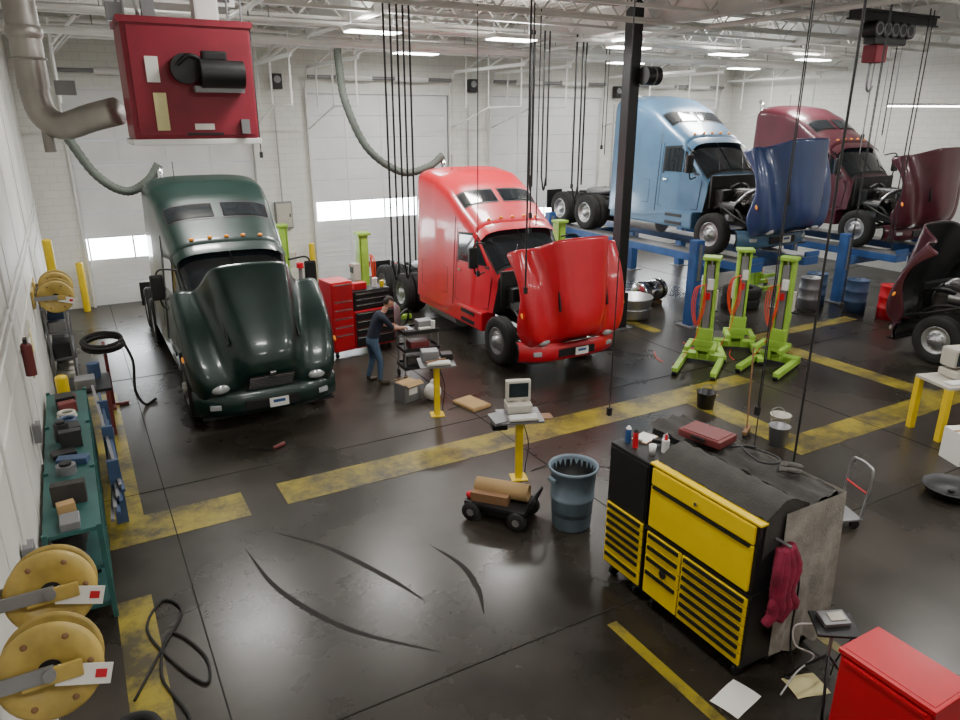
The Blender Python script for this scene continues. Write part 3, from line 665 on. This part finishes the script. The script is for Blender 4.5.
b.tube([(.36,-.2,.14),(.42,-.2,.75),(.43,-.1,.84),(.43,.1,.84),(.42,.2,.75),(.36,.2,.14)],.016,'alu'); b.cyl((.39,-.2,.5),(.39,.2,.5),.012,'tred'); b.done((7.9,4.9,0),rz=-.35)
b=B('oil_drain_pan'); b.lathe([(0,.02),(.3,.02),(.36,.13),(.38,.14),(.36,.15),(.30,.05),(0,.045)],(0,0,0),(0,0,1),'black',32); b.cyl((0,0,.04),(0,0,.08),.04,'black'); b.done((10.1,4.5,0))
b=B('adjustable_work_stand')
for a in (.3,2.3,4.4): b.tube([(0,0,.5),(.22*math.cos(a),.22*math.sin(a),.2),(.32*math.cos(a),.32*math.sin(a),.02)],.013,'black',smooth=False); b.ell((.32*math.cos(a),.32*math.sin(a),.02),(.03,.03,.02),'black')
b.cyl((0,0,.3),(0,0,.8),.016,'alu'); b.box((0,0,.82),(.36,.28,.025),'black',rot=(.15,0,0),bev=.01); b.box((.0,.03,.86),(.24,.16,.04),'steel',rot=(.15,0,.2),bev=.01); b.box((.02,.03,.885),(.14,.09,.01),'beige',rot=(.15,0,.2))
b.tube([(-.1,0,.82),(-.3,.05,.75),(-.25,.1,.5),(-.05,.15,.35),(-.2,.1,.2),(-.35,0,.02)],.008,'white'); b.tube([(.1,.1,.82),(.25,.15,.6),(.1,.05,.4),(.2,.3,.02)],.008,'black')
b.done((5.22,2.98,0),rz=-.6)
b=B('paper_sheet'); b.grid([[V((-.2+.4*i/4,-.14+.28*k/4,.006+.006*math.sin(i*1.5+k))) for i in range(5)] for k in range(5)],'paper'); b.done((4.56,3.36,0),rz=.2)
b=B('paper_sheet'); b.grid([[V((-.17+.34*i/4,-.13+.26*k/4,.006+.006*math.sin(i*1.5+k))) for i in range(5)] for k in range(5)],'ypaper'); b.done((5.25,3.15,0),rz=-.3)
b=B('workstation_table'); b.box((0,0,.92),(1.3,.7,.05),'beige',bev=.01)
for sx in (-.6,.6):
    for sy in (-.3,.3): b.b2((sx-.05,sy-.05,0),(sx+.05,sy+.05,.9),'yellow',bev=.006)
b.box((-.1,.1,1.02),(.4,.36,.12),'beige',bev=.02); b.box((-.1,.15,1.28),(.38,.3,.32),'beige',bev=.05); b.box((-.1,-.01,1.28),(.3,.01,.24),'screen'); b.box((-.35,-.2,.965),(.4,.16,.03),'white',bev=.008); b.box((.3,0,1.0),(.3,.3,.1),'paper')
b.done((12.4,5.7,0),rz=-.3)
b=B('white_carton'); b.box((0,0,.25),(.55,.42,.5),'paper',bev=.006); b.box((-.05,-.212,.3),(.35,.004,.1),'tred'); b.box((0,0,.504),(.55,.05,.006),'card'); b.done((11.4,5.0,0),rz=-.4)
b=B('steel_drain_tub'); b.lathe([(0,.02),(.42,.02),(.46,.1),(.52,.55),(.54,.57),(.52,.59),(.44,.15),(0,.12)],(0,0,0),(0,0,1),'alu',36)
b.torus((0,0,.3),(0,0,1),.49,.015,'alu'); b.done((12.45,13.95,0))
b=B('chrome_fuel_tank'); b.lathe([(0,-.5),(.26,-.5),(.3,-.46),(.3,.46),(.26,.5),(0,.5)],(0,0,.36),(1,.2,0),'chrome',28)
for s in (-.3,.3): b.torus((s,s*.2,.36),(1,.2,0),.305,.015,'black'); b.box((s,s*.2,.05),(.08,.5,.1),'wood')
b.done((13.9,14.9,0))
for i,(x,y,m) in enumerate(((18.0,12.6,'bluebin'),(18.2,11.5,'bluebin'),(18.3,10.6,'tred'),(17.35,12.3,'steel'))):
    b=B('storage_drum'); b.lathe([(0,0),(.28,0),(.28,.28),(.295,.3),(.28,.32),(.28,.56),(.295,.58),(.28,.6),(.28,.86),(.29,.88),(.27,.88),(.265,.84),(0,.84)],(0,0,0),(0,0,1),m,28); b.cyl((.1,.1,.84),(.1,.1,.87),.04,'steel'); b.done((x,y,0))
b=B('tire')
for k in range(2): b.lathe([(.30,-.12),(.34,-.14),(.46,-.14),(.51,-.11),(.52,-.06),(.52,.06),(.51,.11),(.46,.14),(.34,.14),(.30,.12),(.3,-.12)],(0.03*k,0,.14+.28*k),(0,0,1),'rubber',36)
b.done((15.9,13.4,0))
# ------------------------------------------------------------------ heater, ducts, exhaust hoses
b=B('unit_heater')
b.b2((.0,0,0),(1.02,.65,.93),'heater',bev=.02); b.b2((-.02,-.015,-.05),(1.04,.67,.0),'white',bev=.01); b.b2((-.02,-.015,.9),(1.04,.665,.95),'heater')
b.b2((.04,-.012,.03),(.98,0,.88),'heater',bev=.004)
b.cyl((.55,-.14,.52),(.90,-.14,.52),.11,'black',seg=20); b.cyl((.45,-.1,.56),(.45,-.02,.56),.12,'black'); b.box((.70,-.08,.40),(.4,.12,.05),'steel'); b.box((.68,-.1,.66),(.2,.1,.08),'black',bev=.02)
b.tube([(.35,-.03,.55),(.4,-.1,.6),(.48,-.12,.66),(.6,-.12,.62)],.018,'black')
b.box((.20,-.018,.55),(.10,.006,.2),'paper'); b.box((.23,-.018,.22),(.10,.006,.3),'ypaper'); b.box((.56,-.018,.1),(.16,.006,.05),'paper'); b.box((.9,-.03,.1),(.07,.04,.12),'steel'); b.box((.56,-.018,.04),(.3,.006,.02),'black')
for x in (.05,.97):
    for y in (.05,.6): b.cyl((x,y,.93),(x,y,CZ-.65-4.86),.01,'steel',seg=6)
b.box((.25,.2,1.15),(.1,.1,.45),'steel'); b.box((.7,.2,1.05),(.2,.2,.2),'white',bev=.02); b.box((.0,.3,1.0),(.12,.12,.14),'steel')
b.tube([(.15,.0,.95),(.1,-.1,1.3),(.15,0,1.9)],.015,'alu')
b.done((.56,6.85,4.83))
b=B('supply_air_grille'); b.box((0,0,0),(1.1,.5,.26),'white',bev=.01)
for k in range(5): b.box((0,-.26,-.08+.04*k),(1.0,.02,.018),'steel',rot=(.5,0,0))
for s in (-.4,.4): b.cyl((s,0,.1),(s,0,CZ-.65-6.15),.012,'steel',seg=6)
b.done((1.1,7.9,6.12))
b=B('galvanised_flue_duct')
b.cyl((-.12,8.0,5.25),(-.12,8.0,CZ-.06),.13,'galv',seg=24); 
b.tube([(-.12,8.0,5.45),(-.12,8.0,5.2),(-.08,7.98,5.02),(.06,7.9,4.93),(.28,7.7,5.0),(.50,7.53,5.06)],.12,'galv',seg=24,n=6,ribs=.015)
for z in (5.5,6.1,6.6): b.torus((-.12,8.0,z),(0,0,1),.135,.012,'galv')
b.tube([(-.12,8.0,5.7),(-.12,8.1,5.95),(-.3,8.6,6.2),(-.5,9.2,6.3),(-.6,10.5,6.3)],.10,'galv',seg=20)
b.ell((-.12,8.0,5.72),(.15,.15,.12),'galv'); b.box((.12,7.6,5.25),(.16,.1,.12),'steel'); b.cyl((-.08,7.98,4.7),(-.08,7.98,4.95),.05,'galv')
b.done()
def exh(pts,name='exhaust_extraction_hose'):
    b=B(name); b.tube(pts,.085,'hose',seg=14,n=14,ribs=.12); return b.done()
exh([(-.45,17.6,6.35),(-.3,17.5,5.6),(.1,17.3,4.75),(.55,17.1,3.9),(1.05,16.95,3.55),(1.5,16.9,3.75),(1.75,16.88,4.08)])
exh([(5.85,17.0,6.5),(5.87,17.0,6.1),(5.95,16.9,5.3),(6.4,16.8,4.3),(7.2,16.7,3.75),(7.9,16.65,3.85),(8.3,16.63,4.12)])
b=B('exhaust_extraction_duct'); b.cyl((WX0,17.2,6.62),(WX1,17.2,6.62),.075,'joist',seg=20); b.done()
# hanging hoses/cords
JB=CZ-.62
def cords(name,x,y,offs,zb,r=.018,m='black',loop=False):
    b=B(name)
    for i,(dx,dy) in enumerate(offs):
        b.cyl((dx,dy,zb-(.25 if i%2 else 0)),(dx,dy,JB),r,m,seg=8)
    if loop:
        for i in range(0,len(offs)-1,2):
            a,c=offs[i],offs[i+1]; b.tube([(a[0],a[1],zb),((a[0]+c[0])/2,(a[1]+c[1])/2,zb-.35),(c[0],c[1],zb-.02)],r,m)
    b.box((offs[0][0],offs[0][1],zb-.02),(.06,.06,.12),m,bev=.01)
    b.done((x,y,0))
cords('hanging_air_hoses',5.45,13,[(-.1,0),(.05,.05),(.16,0),(.3,.05),(.4,0)],2.3,.02,loop=True)
cords('hanging_air_hoses',6.85,10.5,[(0,0)],2.1,.017)
cords('hanging_air_hoses',7.05,12.6,[(0,0)],2.0,.010)
cords('hanging_air_hoses',7.9,12.0,[(0,0)],2.9,.012)
cords('hanging_air_hoses',8.3,12.6,[(0,0),(.15,0)],3.1,.012)
cords('hanging_air_hoses',10.4,15.5,[(-.25,0),(-.1,.1),(.12,0),(.3,.05)],3.6,.022,loop=True)
cords('hanging_air_hoses',11.9,15.8,[(-.2,0),(0,0),(.15,.05)],3.3,.024,loop=True)
cords('hanging_drop_cord',6.4,7.5,[(0,0)],.95,.008)
cords('hanging_drop_cord',6.15,4.25,[(0,0)],.55,.012,'black')
cords('hanging_drop_cord',6.08,4.7,[(0,0)],1.1,.006)
cords('hanging_drop_cord',7.6,5.9,[(0,0)],1.3,.008)
cords('hanging_drop_cord',16.6,11.0,[(0,0),(.3,.2),(.9,.1)],4.6,.014)
cords('hanging_drop_cord',12.6,8.2,[(0,0),(.12,.1)],1.6,.008)
cords('hanging_drop_cord',14.9,8.9,[(0,0),(.3,.1)],2.6,.012)
cords('hanging_air_hoses',3.6,15.6,[(0,0)],4.3,.012)
cords('hanging_air_hoses',14.0,17.5,[(0,0),(.2,.1)],4.2,.014)
b=B('chain_hoist'); 
b.b2((-1.2,-.06,.62),(1.6,.06,.66),'black'); b.b2((-1.2,-.06,.45),(1.6,.06,.48),'black'); b.b2((-1.2,-.01,.45),(1.6,.01,.66),'black')
for k in range(5): b.cyl((-.45+k*.25,-.15,.32),(-.45+k*.25,.15,.32),.15,'black',seg=20); b.torus((-.45+k*.25,-.15,.32),(0,1,0),.1,.015,'steel')
b.box((0,0,.12),(1.0,.25,.14),'black',bev=.03); b.box((-.3,-.02,-.12),(.35,.3,.32),'heater',bev=.04); b.tube([(-.35,0,-.25),(-.35,0,-.7),(-.25,0,-.8),(-.18,0,-.7)],.025,'steel')
for x in (-.2,.25,.6): b.cyl((x,0,.1),(x-.02,0,-2.0),.010,'steel',seg=6)
b.done((14.4,9.4,6.3))
for x,z in ((5.7,6.0),(12.1,6.0),(18.2,5.9)):
    b=B('wall_speaker'); b.box((0,0,0),(.28,.22,.42),'black',bev=.03); b.cyl((0,-.12,.05),(0,-.105,.05),.1,'steel'); b.box((0,.14,0),(.06,.12,.06),'steel'); b.done((x,WY1-.2,z))
for x,z in ((5.6,2.2),(12.0,2.0),(18.2,2.1)):
    b=B('electrical_panel'); b.box((0,0,0),(.5,.16,.8),'steel',bev=.01); b.box((0,-.085,0),(.44,.01,.72),'beige'); b.box((.17,-.095,0),(.03,.02,.1),'black'); b.cyl((0,.02,.4),(0,.02,3.4),.02,'alu',seg=8); b.done((x,WY1-.1,z))
def boll(x,y,h=1.3): 
    b=B('yellow_bollard'); b.cyl((0,0,0),(0,0,h),.09,'yellow',seg=20); b.ell((0,0,h),(.09,.09,.05),'yellow'); b.done((x,y,0))
for x in (-.05,5.2,6.3,11.6,12.6,17.9): boll(x,21.8)
boll(-.55,17.2,2.6); boll(-.55,12.2,1.2)
# ------------------------------------------------------------------ left wall furniture
b=B('storage_rack')
L0,L1=7.4,11.8
for y in (L0,8.9,10.4,L1):
    for x in (-.74,-.26): b.b2((x-.025,y-.025,0),(x+.025,y+.025,1.12),'teal')
for z in (.15,.6,1.05): b.b2((-.76,L0,z),(-.24,L1,z+.04),'teal')
y=L0
while y<L1: b.cyl((-.24,y,.15),(-.24,y,1.08),.006,'teal',seg=5,cap=False); y+=.09
for z in (.3,.45,.75,.9): b.cyl((-.24,L0,z),(-.24,L1,z),.006,'teal',seg=5)
random.seed(9)
cols=['bluebin','black','steel','frame','card','beige','bluebin','black','steel','canvas','case','engine']
y=L0+.15
while y<L1-.2:
    for z in (.19,.64,1.09):
        h=random.uniform(.05,.26); w_=random.uniform(.10,.26)
        if z>1 and random.random()<.2: continue
        cx=-.50+random.uniform(-.06,.06); mm=random.choice(cols); kind=random.random()
        if kind<.55: b.box((cx,y,z+h/2),(random.uniform(.16,.34),w_,h),mm,rot=(0,0,random.uniform(-.4,.4)),bev=.012)
        elif kind<.8: b.cyl((cx,y,z),(cx,y,z+h),w_/2.2,mm,seg=18); b.cyl((cx,y,z+h),(cx,y,z+h+.03),w_/3.5,'black',seg=12)
        else: b.torus((cx,y,z+.03),(0,.05,1),.10,.028,mm,20,8); b.torus((cx,y,z+.08),(0.05,0,1),.09,.026,mm,20,8)
    y+=.26
b.done()
b=B('steel_angle_stock')
for k in range(7): b.box((-.08+.05*(k%2),10.2+.1*k,.35+.07*k),(.04,3.2,.04),'bluebin' if k%2 else 'steel',rot=(0.03*k-.08,0,0.015*(k-3)))
for y in (9.4,10.6,11.7): b.b2((-.12,y-.03,0),(.02,y+.03,.9),'bluebin')
b.done()
b=B('parts_stand')
for s in ((-.4,12.5),(.05,12.5),(-.4,13.2),(.05,13.2)): b.b2((s[0]-.03,s[1]-.03,0),(s[0]+.03,s[1]+.03,.8),'case')
b.box((-.18,12.85,.82),(.6,.85,.05),'black'); b.box((-.25,12.7,.92),(.3,.3,.16),'steel',bev=.02); b.cyl((-.1,13.1,.84),(-.1,13.1,1.1),.1,'bluebin'); b.done()
b=B('coiled_hose_stand')
for k in range(4): b.torus((.02*math.sin(k*2),.02*math.cos(k*2),1.16+.035*k),(0.08*math.sin(k),-.15,1),.33-.02*(k%2),.028,'rubber',36,8)
b.cyl((0,0,0),(0,0,1.12),.03,'case'); b.box((0,0,1.13),(.6,.06,.03),'case'); b.box((0,0,1.13),(.06,.6,.03),'case'); b.b2((-.25,-.03,0),(.25,.03,.04),'case'); b.b2((-.03,-.25,0),(.03,.25,.04),'case')
b.tube([(.33,0,1.15),(.42,-.1,.8),(.38,-.2,.3),(.5,-.3,.03),(.7,-.1,.03)],.025,'rubber')
b.done((.12,13.9,0))
b=B('parts_shelving')
for y in (14.9,16.6):
    for x in (-.74,-.4): b.b2((x-.02,y-.02,0),(x+.02,y+.02,1.7),'steel')
for z in (.2,.7,1.2,1.68): b.b2((-.76,14.9,z),(-.38,16.6,z+.03),'steel')
y=15.05
while y<16.5:
    for z in (.23,.73,1.23,1.71):
        h=random.uniform(.12,.35); b.box((-.57,y,z+h/2),(.28,random.uniform(.15,.24),h),random.choice(cols),rot=(0,0,random.uniform(-.2,.2)),bev=.012)
    y+=.28
b.done()
def reel(x,y,z,s=1.0,m='reel',rx=0):
    b=B('hose_reel')
    R=.27*s
    for k in (-1,1):
        b.lathe([(.05,0),(.06,.015*k),(R*.55,.018*k),(R*.6,.03*k),(R*.92,.03*k),(R,.012*k),(R,-.0),(R*.9,.0),(.05,0)],(0,k*.11*s,0),(0,1,0),m,40)
        for a in range(6): 
            t=a*math.pi/3; b.ell((R*.75*math.cos(t),k*(.11*s+.032),R*.75*math.sin(t)),(.016,.006,.016),'wood',8,5)
    b.cyl((0,-.12*s,0),(0,.12*s,0),R*.5,'black',seg=24)
    for k in range(4): b.torus((0,-.075*s+.05*s*k,0),(0,1,0),R*.6,.024,'rubber')
    b.b2((-.33,-.2*s,-.03),(.02,-.16*s,.04),'steel',bev=.005); b.b2((-.33,.16*s,-.03),(.02,.2*s,.04),'steel',bev=.005); b.b2((-.34,-.22*s,-.14),(-.31,.22*s,.14),m)
    b.box((.14,-.17*s,-.05),(.24,.006,.10),'paper',rot=(0,.3,0)); b.box((.21,-.174*s,-.07),(.05,.006,.04),'tred',rot=(0,.3,0)); b.b2((-.12,-.19*s,-.05),(.14,-.15*s,.03),'reel',bev=.01)
    b.cyl((0,-.22*s,0),(0,-.1,0),.03,'steel')
    b.done((x,y,z),rot=(rx,0,0))
reel(-.44,3.55,2.43,.86,rx=-.35); reel(-.44,4.25,2.43,.86,rx=-.35); reel(-.45,13.6,2.2,1); reel(-.45,14.4,2.2,1)
b=B('hose_pile'); 
for k in range(5): b.torus((.0+.03*k,0,.06+.08*k),(0.08*(k%2),.06,1),.26-.02*k,.045,'rubber')
b.box((-.1,-.35,.25),(.4,.3,.5),'black',bev=.05); b.done((-.35,5.2,0))
b=B('air_hose_on_floor'); b.tube([(-.2,6.0,.016),(.1,6.6,.016),(.35,7.1,.016),(.2,7.4,.016),(.0,7.0,.016),(.15,6.4,.016),(.4,5.9,.016),(.45,6.3,.016),(.2,6.8,.016),(.05,6.2,.016),(.2,5.5,.016),(-.1,5.2,.016)],.014,'rubber'); b.done()
b=B('fire_extinguisher'); b.cyl((0,0,0),(0,0,.36),.06,'case'); b.ell((0,0,.36),(.06,.06,.05),'case'); b.box((0,0,.43),(.04,.12,.05),'black'); b.tube([(0,.04,.41),(.03,.1,.33),(.02,.1,.15)],.012,'black'); b.done((-.72,9.6,2.1))
b=B('wall_conduit'); 
for z in (2.9,3.05): b.cyl((-.76,0,z),(-.76,WY1,z),.014,'joist',seg=8)
for y in (6.2,9.0,15.0): b.cyl((-.76,y,1.2),(-.76,y,CZ-.1),.014,'joist',seg=8); b.box((-.74,y,1.6),(.08,.16,.22),'steel',bev=.01)
b.done()
b=B('wall_notice_board'); b.box((-.785,11.2,2.0),(.02,.9,.6),'beige'); b.box((-.77,11.0,2.0),(.01,.25,.35),'paper'); b.box((-.77,11.4,2.05),(.01,.25,.3),'ypaper'); b.done()
b=B('grease_drum_cart'); b.lathe([(0,.15),(.29,.15),(.29,.98),(.30,1.0),(0,1.0)],(0,0,0),(0,0,1),'black',28); b.cyl((0,0,1.0),(0,0,1.5),.05,'steel'); b.cyl((0,0,1.5),(0,0,1.62),.09,'tred'); b.tube([(0,0,1.5),(.3,0,1.4),(.35,0,.7),(.3,.1,.3)],.015,'black'); b.box((0,0,.12),(.6,.6,.05),'steel')
for s in (-.25,.25): b.cyl((s,-.3,.08),(s,-.25,.08),.08,'black')
b.done((4.7,17.4,0))
b=B('shop_vacuum'); b.lathe([(0,.08),(.25,.08),(.28,.5),(.26,.55),(.25,.75),(.15,.85),(0,.87)],(0,0,0),(0,0,1),'steel',24); b.tube([(.25,0,.5),(.5,.1,.6),(.6,.3,.3),(.5,.5,.04),(.2,.6,.04)],.03,'black')
for a in (0.5,2.1,3.6,5.2): b.cyl((.22*math.cos(a),.22*math.sin(a),.0),(.22*math.cos(a),.22*math.sin(a),.1),.04,'black')
b.done((6.2,15.4,0))
b=B('tire'); b.lathe([(.30,-.12),(.34,-.14),(.46,-.14),(.51,-.11),(.52,-.06),(.52,.06),(.51,.11),(.46,.14),(.34,.14),(.30,.12),(.3,-.12)],(0,0,.14),(0,0,1),'rubber',36); b.done((5.7,18.8,0))
b=B('trouble_light'); b.cyl((0,0,.03),(.2,.1,.03),.03,'case'); b.tube([(0,0,.03),(-.3,.2,.015),(-.5,.6,.015),(-.3,1.0,.015)],.008,'black'); b.done((2.2,10.6,0))

# ------------------------------------------------------------------ mechanic
def person(loc,rz):
    J={'pel':((0,0,.95),.15,.115),'sp':((.075,0,1.12),.145,.11),'ch':((.18,0,1.30),.175,.12),'nk':((.265,0,1.43),.062,.06),'hd':((.325,0,1.55),.055,.055),
       'cL':((.19,.11,1.37),.09,.085),'sL':((.20,.20,1.36),.068,.065),'eL':((.27,.28,1.12),.05,.048),'wL':((.47,.19,1.10),.03,.026),'pL':((.55,.165,1.095),.036,.018),
       'cR':((.19,-.11,1.37),.09,.085),'sR':((.20,-.20,1.36),.068,.065),'eR':((.36,-.27,1.17),.05,.048),'wR':((.57,-.18,1.13),.03,.026),'pR':((.645,-.15,1.12),.036,.018),
       'hL':((0,.095,.88),.105,.10),'kL':((.04,.13,.49),.068,.068),'aL':((-.06,.14,.12),.048,.05),'eeL':((-.07,.14,.05),.045,.045),'tL':((.13,.16,.04),.045,.035),
       'hR':((0,-.095,.88),.105,.10),'kR':((.12,-.12,.50),.068,.068),'aR':((.10,-.14,.12),.048,.05),'eeR':((.09,-.14,.05),.045,.045),'tR':((.30,-.16,.04),.045,.035)}
    E=[('pel','sp','s'),('sp','ch','s'),('ch','nk','s'),('nk','hd','k')]
    for q in 'LR': E+=[('ch','c'+q,'s'),('c'+q,'s'+q,'s'),('s'+q,'e'+q,'s'),('e'+q,'w'+q,'k'),('w'+q,'p'+q,'k'),('pel','h'+q,'j'),('h'+q,'k'+q,'j'),('k'+q,'a'+q,'j'),('a'+q,'ee'+q,'b'),('ee'+q,'t'+q,'b')]
    names=list(J); co=[V(J[n][0]) for n in names]; rad=[(J[n][1],J[n][2]) for n in names]
    ed=[(names.index(a),names.index(b)) for a,b,_ in E]; roots=[0]
    lab=[(co[names.index(a)],co[names.index(b)],l) for a,b,l in E]
    for side,s in (('L',1),('R',-1)):
        p=V(J['p'+side][0]); w_=V(J['w'+side][0]); d=(p-w_).normalized(); lat=V((0,0,1)).cross(d).normalized()*s
        for k,ln in enumerate((.070,.080,.074,.058)):
            b0=p+lat*(-.030+.020*k)-d*.005; i0=len(co)
            co+= [b0,b0+d*ln*.55+V((0,0,-.004)),b0+d*ln*.85+V((0,0,-.030)),b0+d*ln*.75+V((0,0,-.055))]; rad+=[(.009,.009)]*3+[(.0075,.0075)]
            ed+=[(i0,i0+1),(i0+1,i0+2),(i0+2,i0+3)]; roots.append(i0); lab+=[(b0,co[-1],'k')]
        i0=len(co); b0=w_+d*.035-lat*.018
        co+=[b0,b0+d*.03-lat*.032+V((0,0,-.015)),b0+d*.06-lat*.028+V((0,0,-.035))]; rad+=[(.012,.012),(.010,.010),(.009,.009)]; ed+=[(i0,i0+1),(i0+1,i0+2)]; roots.append(i0); lab+=[(b0,co[-1],'k')]
    me=bpy.data.meshes.new('mechanic_skel'); me.from_pydata([tuple(c) for c in co],ed,[])
    o=bpy.data.objects.new('mechanic_skel',me); bpy.context.collection.objects.link(o)
    sk=o.modifiers.new('skin','SKIN'); sk.use_smooth_shade=True
    for i,sv in enumerate(me.skin_vertices[0].data): sv.radius=rad[i]; sv.use_root=(i in roots)
    ss=o.modifiers.new('sub','SUBSURF'); ss.levels=3; ss.render_levels=3
    dg=bpy.context.evaluated_depsgraph_get(); nm=bpy.data.meshes.new_from_object(o.evaluated_get(dg)); bpy.data.objects.remove(o)
    nm.name='mechanic_body'; nm.materials.clear()
    for m in ['shirt','jeans','skin','boot']: nm.materials.append(M[m])
    mp={'s':0,'j':1,'k':2,'b':3}
    def dist(p,a,b):
        ab=b-a; t=max(0,min(1,(p-a).dot(ab)/ab.length_squared)); return (a+ab*t-p).length
    for f in nm.polygons:
        c=f.center
        l=min(lab,key=lambda q:dist(c,q[0],q[1]))[2]
        if l in 'sj' and abs(c.y)<.24 and c.x<.25: l='j' if c.z<.965 else 's'
        if l=='j' and c.z<.12: l='b'
        f.material_index=mp[l]; f.use_smooth=True
    root=empty('mechanic',loc,rz)
    ob=bpy.data.objects.new('body',nm); bpy.context.collection.objects.link(ob); ob.parent=root
    h=B('head')
    C=V((.375,0,1.62)); vs=[];fs=[];n=24;m_=20
    for j_ in range(m_+1):
        t=math.pi*j_/m_
        for i in range(n):
            a=2*math.pi*i/n; x=.100*math.sin(t)*math.cos(a); y=.080*math.sin(t)*math.sin(a); z=.12*math.cos(t)
            if z<0: x*=1+.18*z/.12*(1 if x<0 else .2); y*=1+.2*z/.12
            if x>.07 and abs(y)<.025 and -.045<z<.02: x+=.022
            vs.append((x,y,z))
    for j_ in range(m_):
        for i in range(n): fs.append([j_*n+i,(j_+1)*n+i,(j_+1)*n+(i+1)%n,j_*n+(i+1)%n])
    h.add(vs,fs,'skin',True)
    for s in (-1,1): h.ell((0,s*.081,-.005),(.022,.010,.032),'skin',10,6); h.ell((.086,s*.03,.012),(.012,.013,.008),'paper',8,6); h.ell((.096,s*.03,.012),(.004,.006,.006),'hair',8,6); h.box((.092,s*.03,.033),(.012,.035,.007),'hair')
    h.box((.090,0,-.062),(.012,.045,.008),'redcloth',bev=.003)
    hv=[(x*1.06-.004,y*1.07,z*1.05) for x,y,z in vs]
    hf=[f for f in fs if all((vs[k][2]>.050) or (vs[k][0]<-.01 and vs[k][2]>-.065) for k in f)]
    h.add(hv,hf,'hair',True)
    h.done(loc=C,parent=root,rot=(0,.5,0))
    k=B('wrench'); k.cyl((.63,-.17,1.075),(.60,.17,1.06),.010,'chrome'); k.torus((.598,.19,1.06),(0,0,1),.020,.007,'chrome'); k.torus((.632,-.19,1.075),(0,0,1),.020,.007,'chrome'); k.done(parent=root)
person((4.70,12.65,0),math.radians(-5))

# ------------------------------------------------------------------ world + camera
w=bpy.data.worlds.new('World'); bpy.context.scene.world=w; w.use_nodes=True
w.node_tree.nodes['Background'].inputs[0].default_value=(.8,.88,1,1); w.node_tree.nodes['Background'].inputs[1].default_value=.6
cam=bpy.data.cameras.new('camera'); cam.sensor_width=36; cam.lens=26.8; cam.clip_start=.05
co=bpy.data.objects.new('camera',cam); bpy.context.collection.objects.link(co)
co.location=(0,0,5); co.rotation_euler=(math.radians(71.3),0,math.radians(-29.4)); bpy.context.scene.camera=co
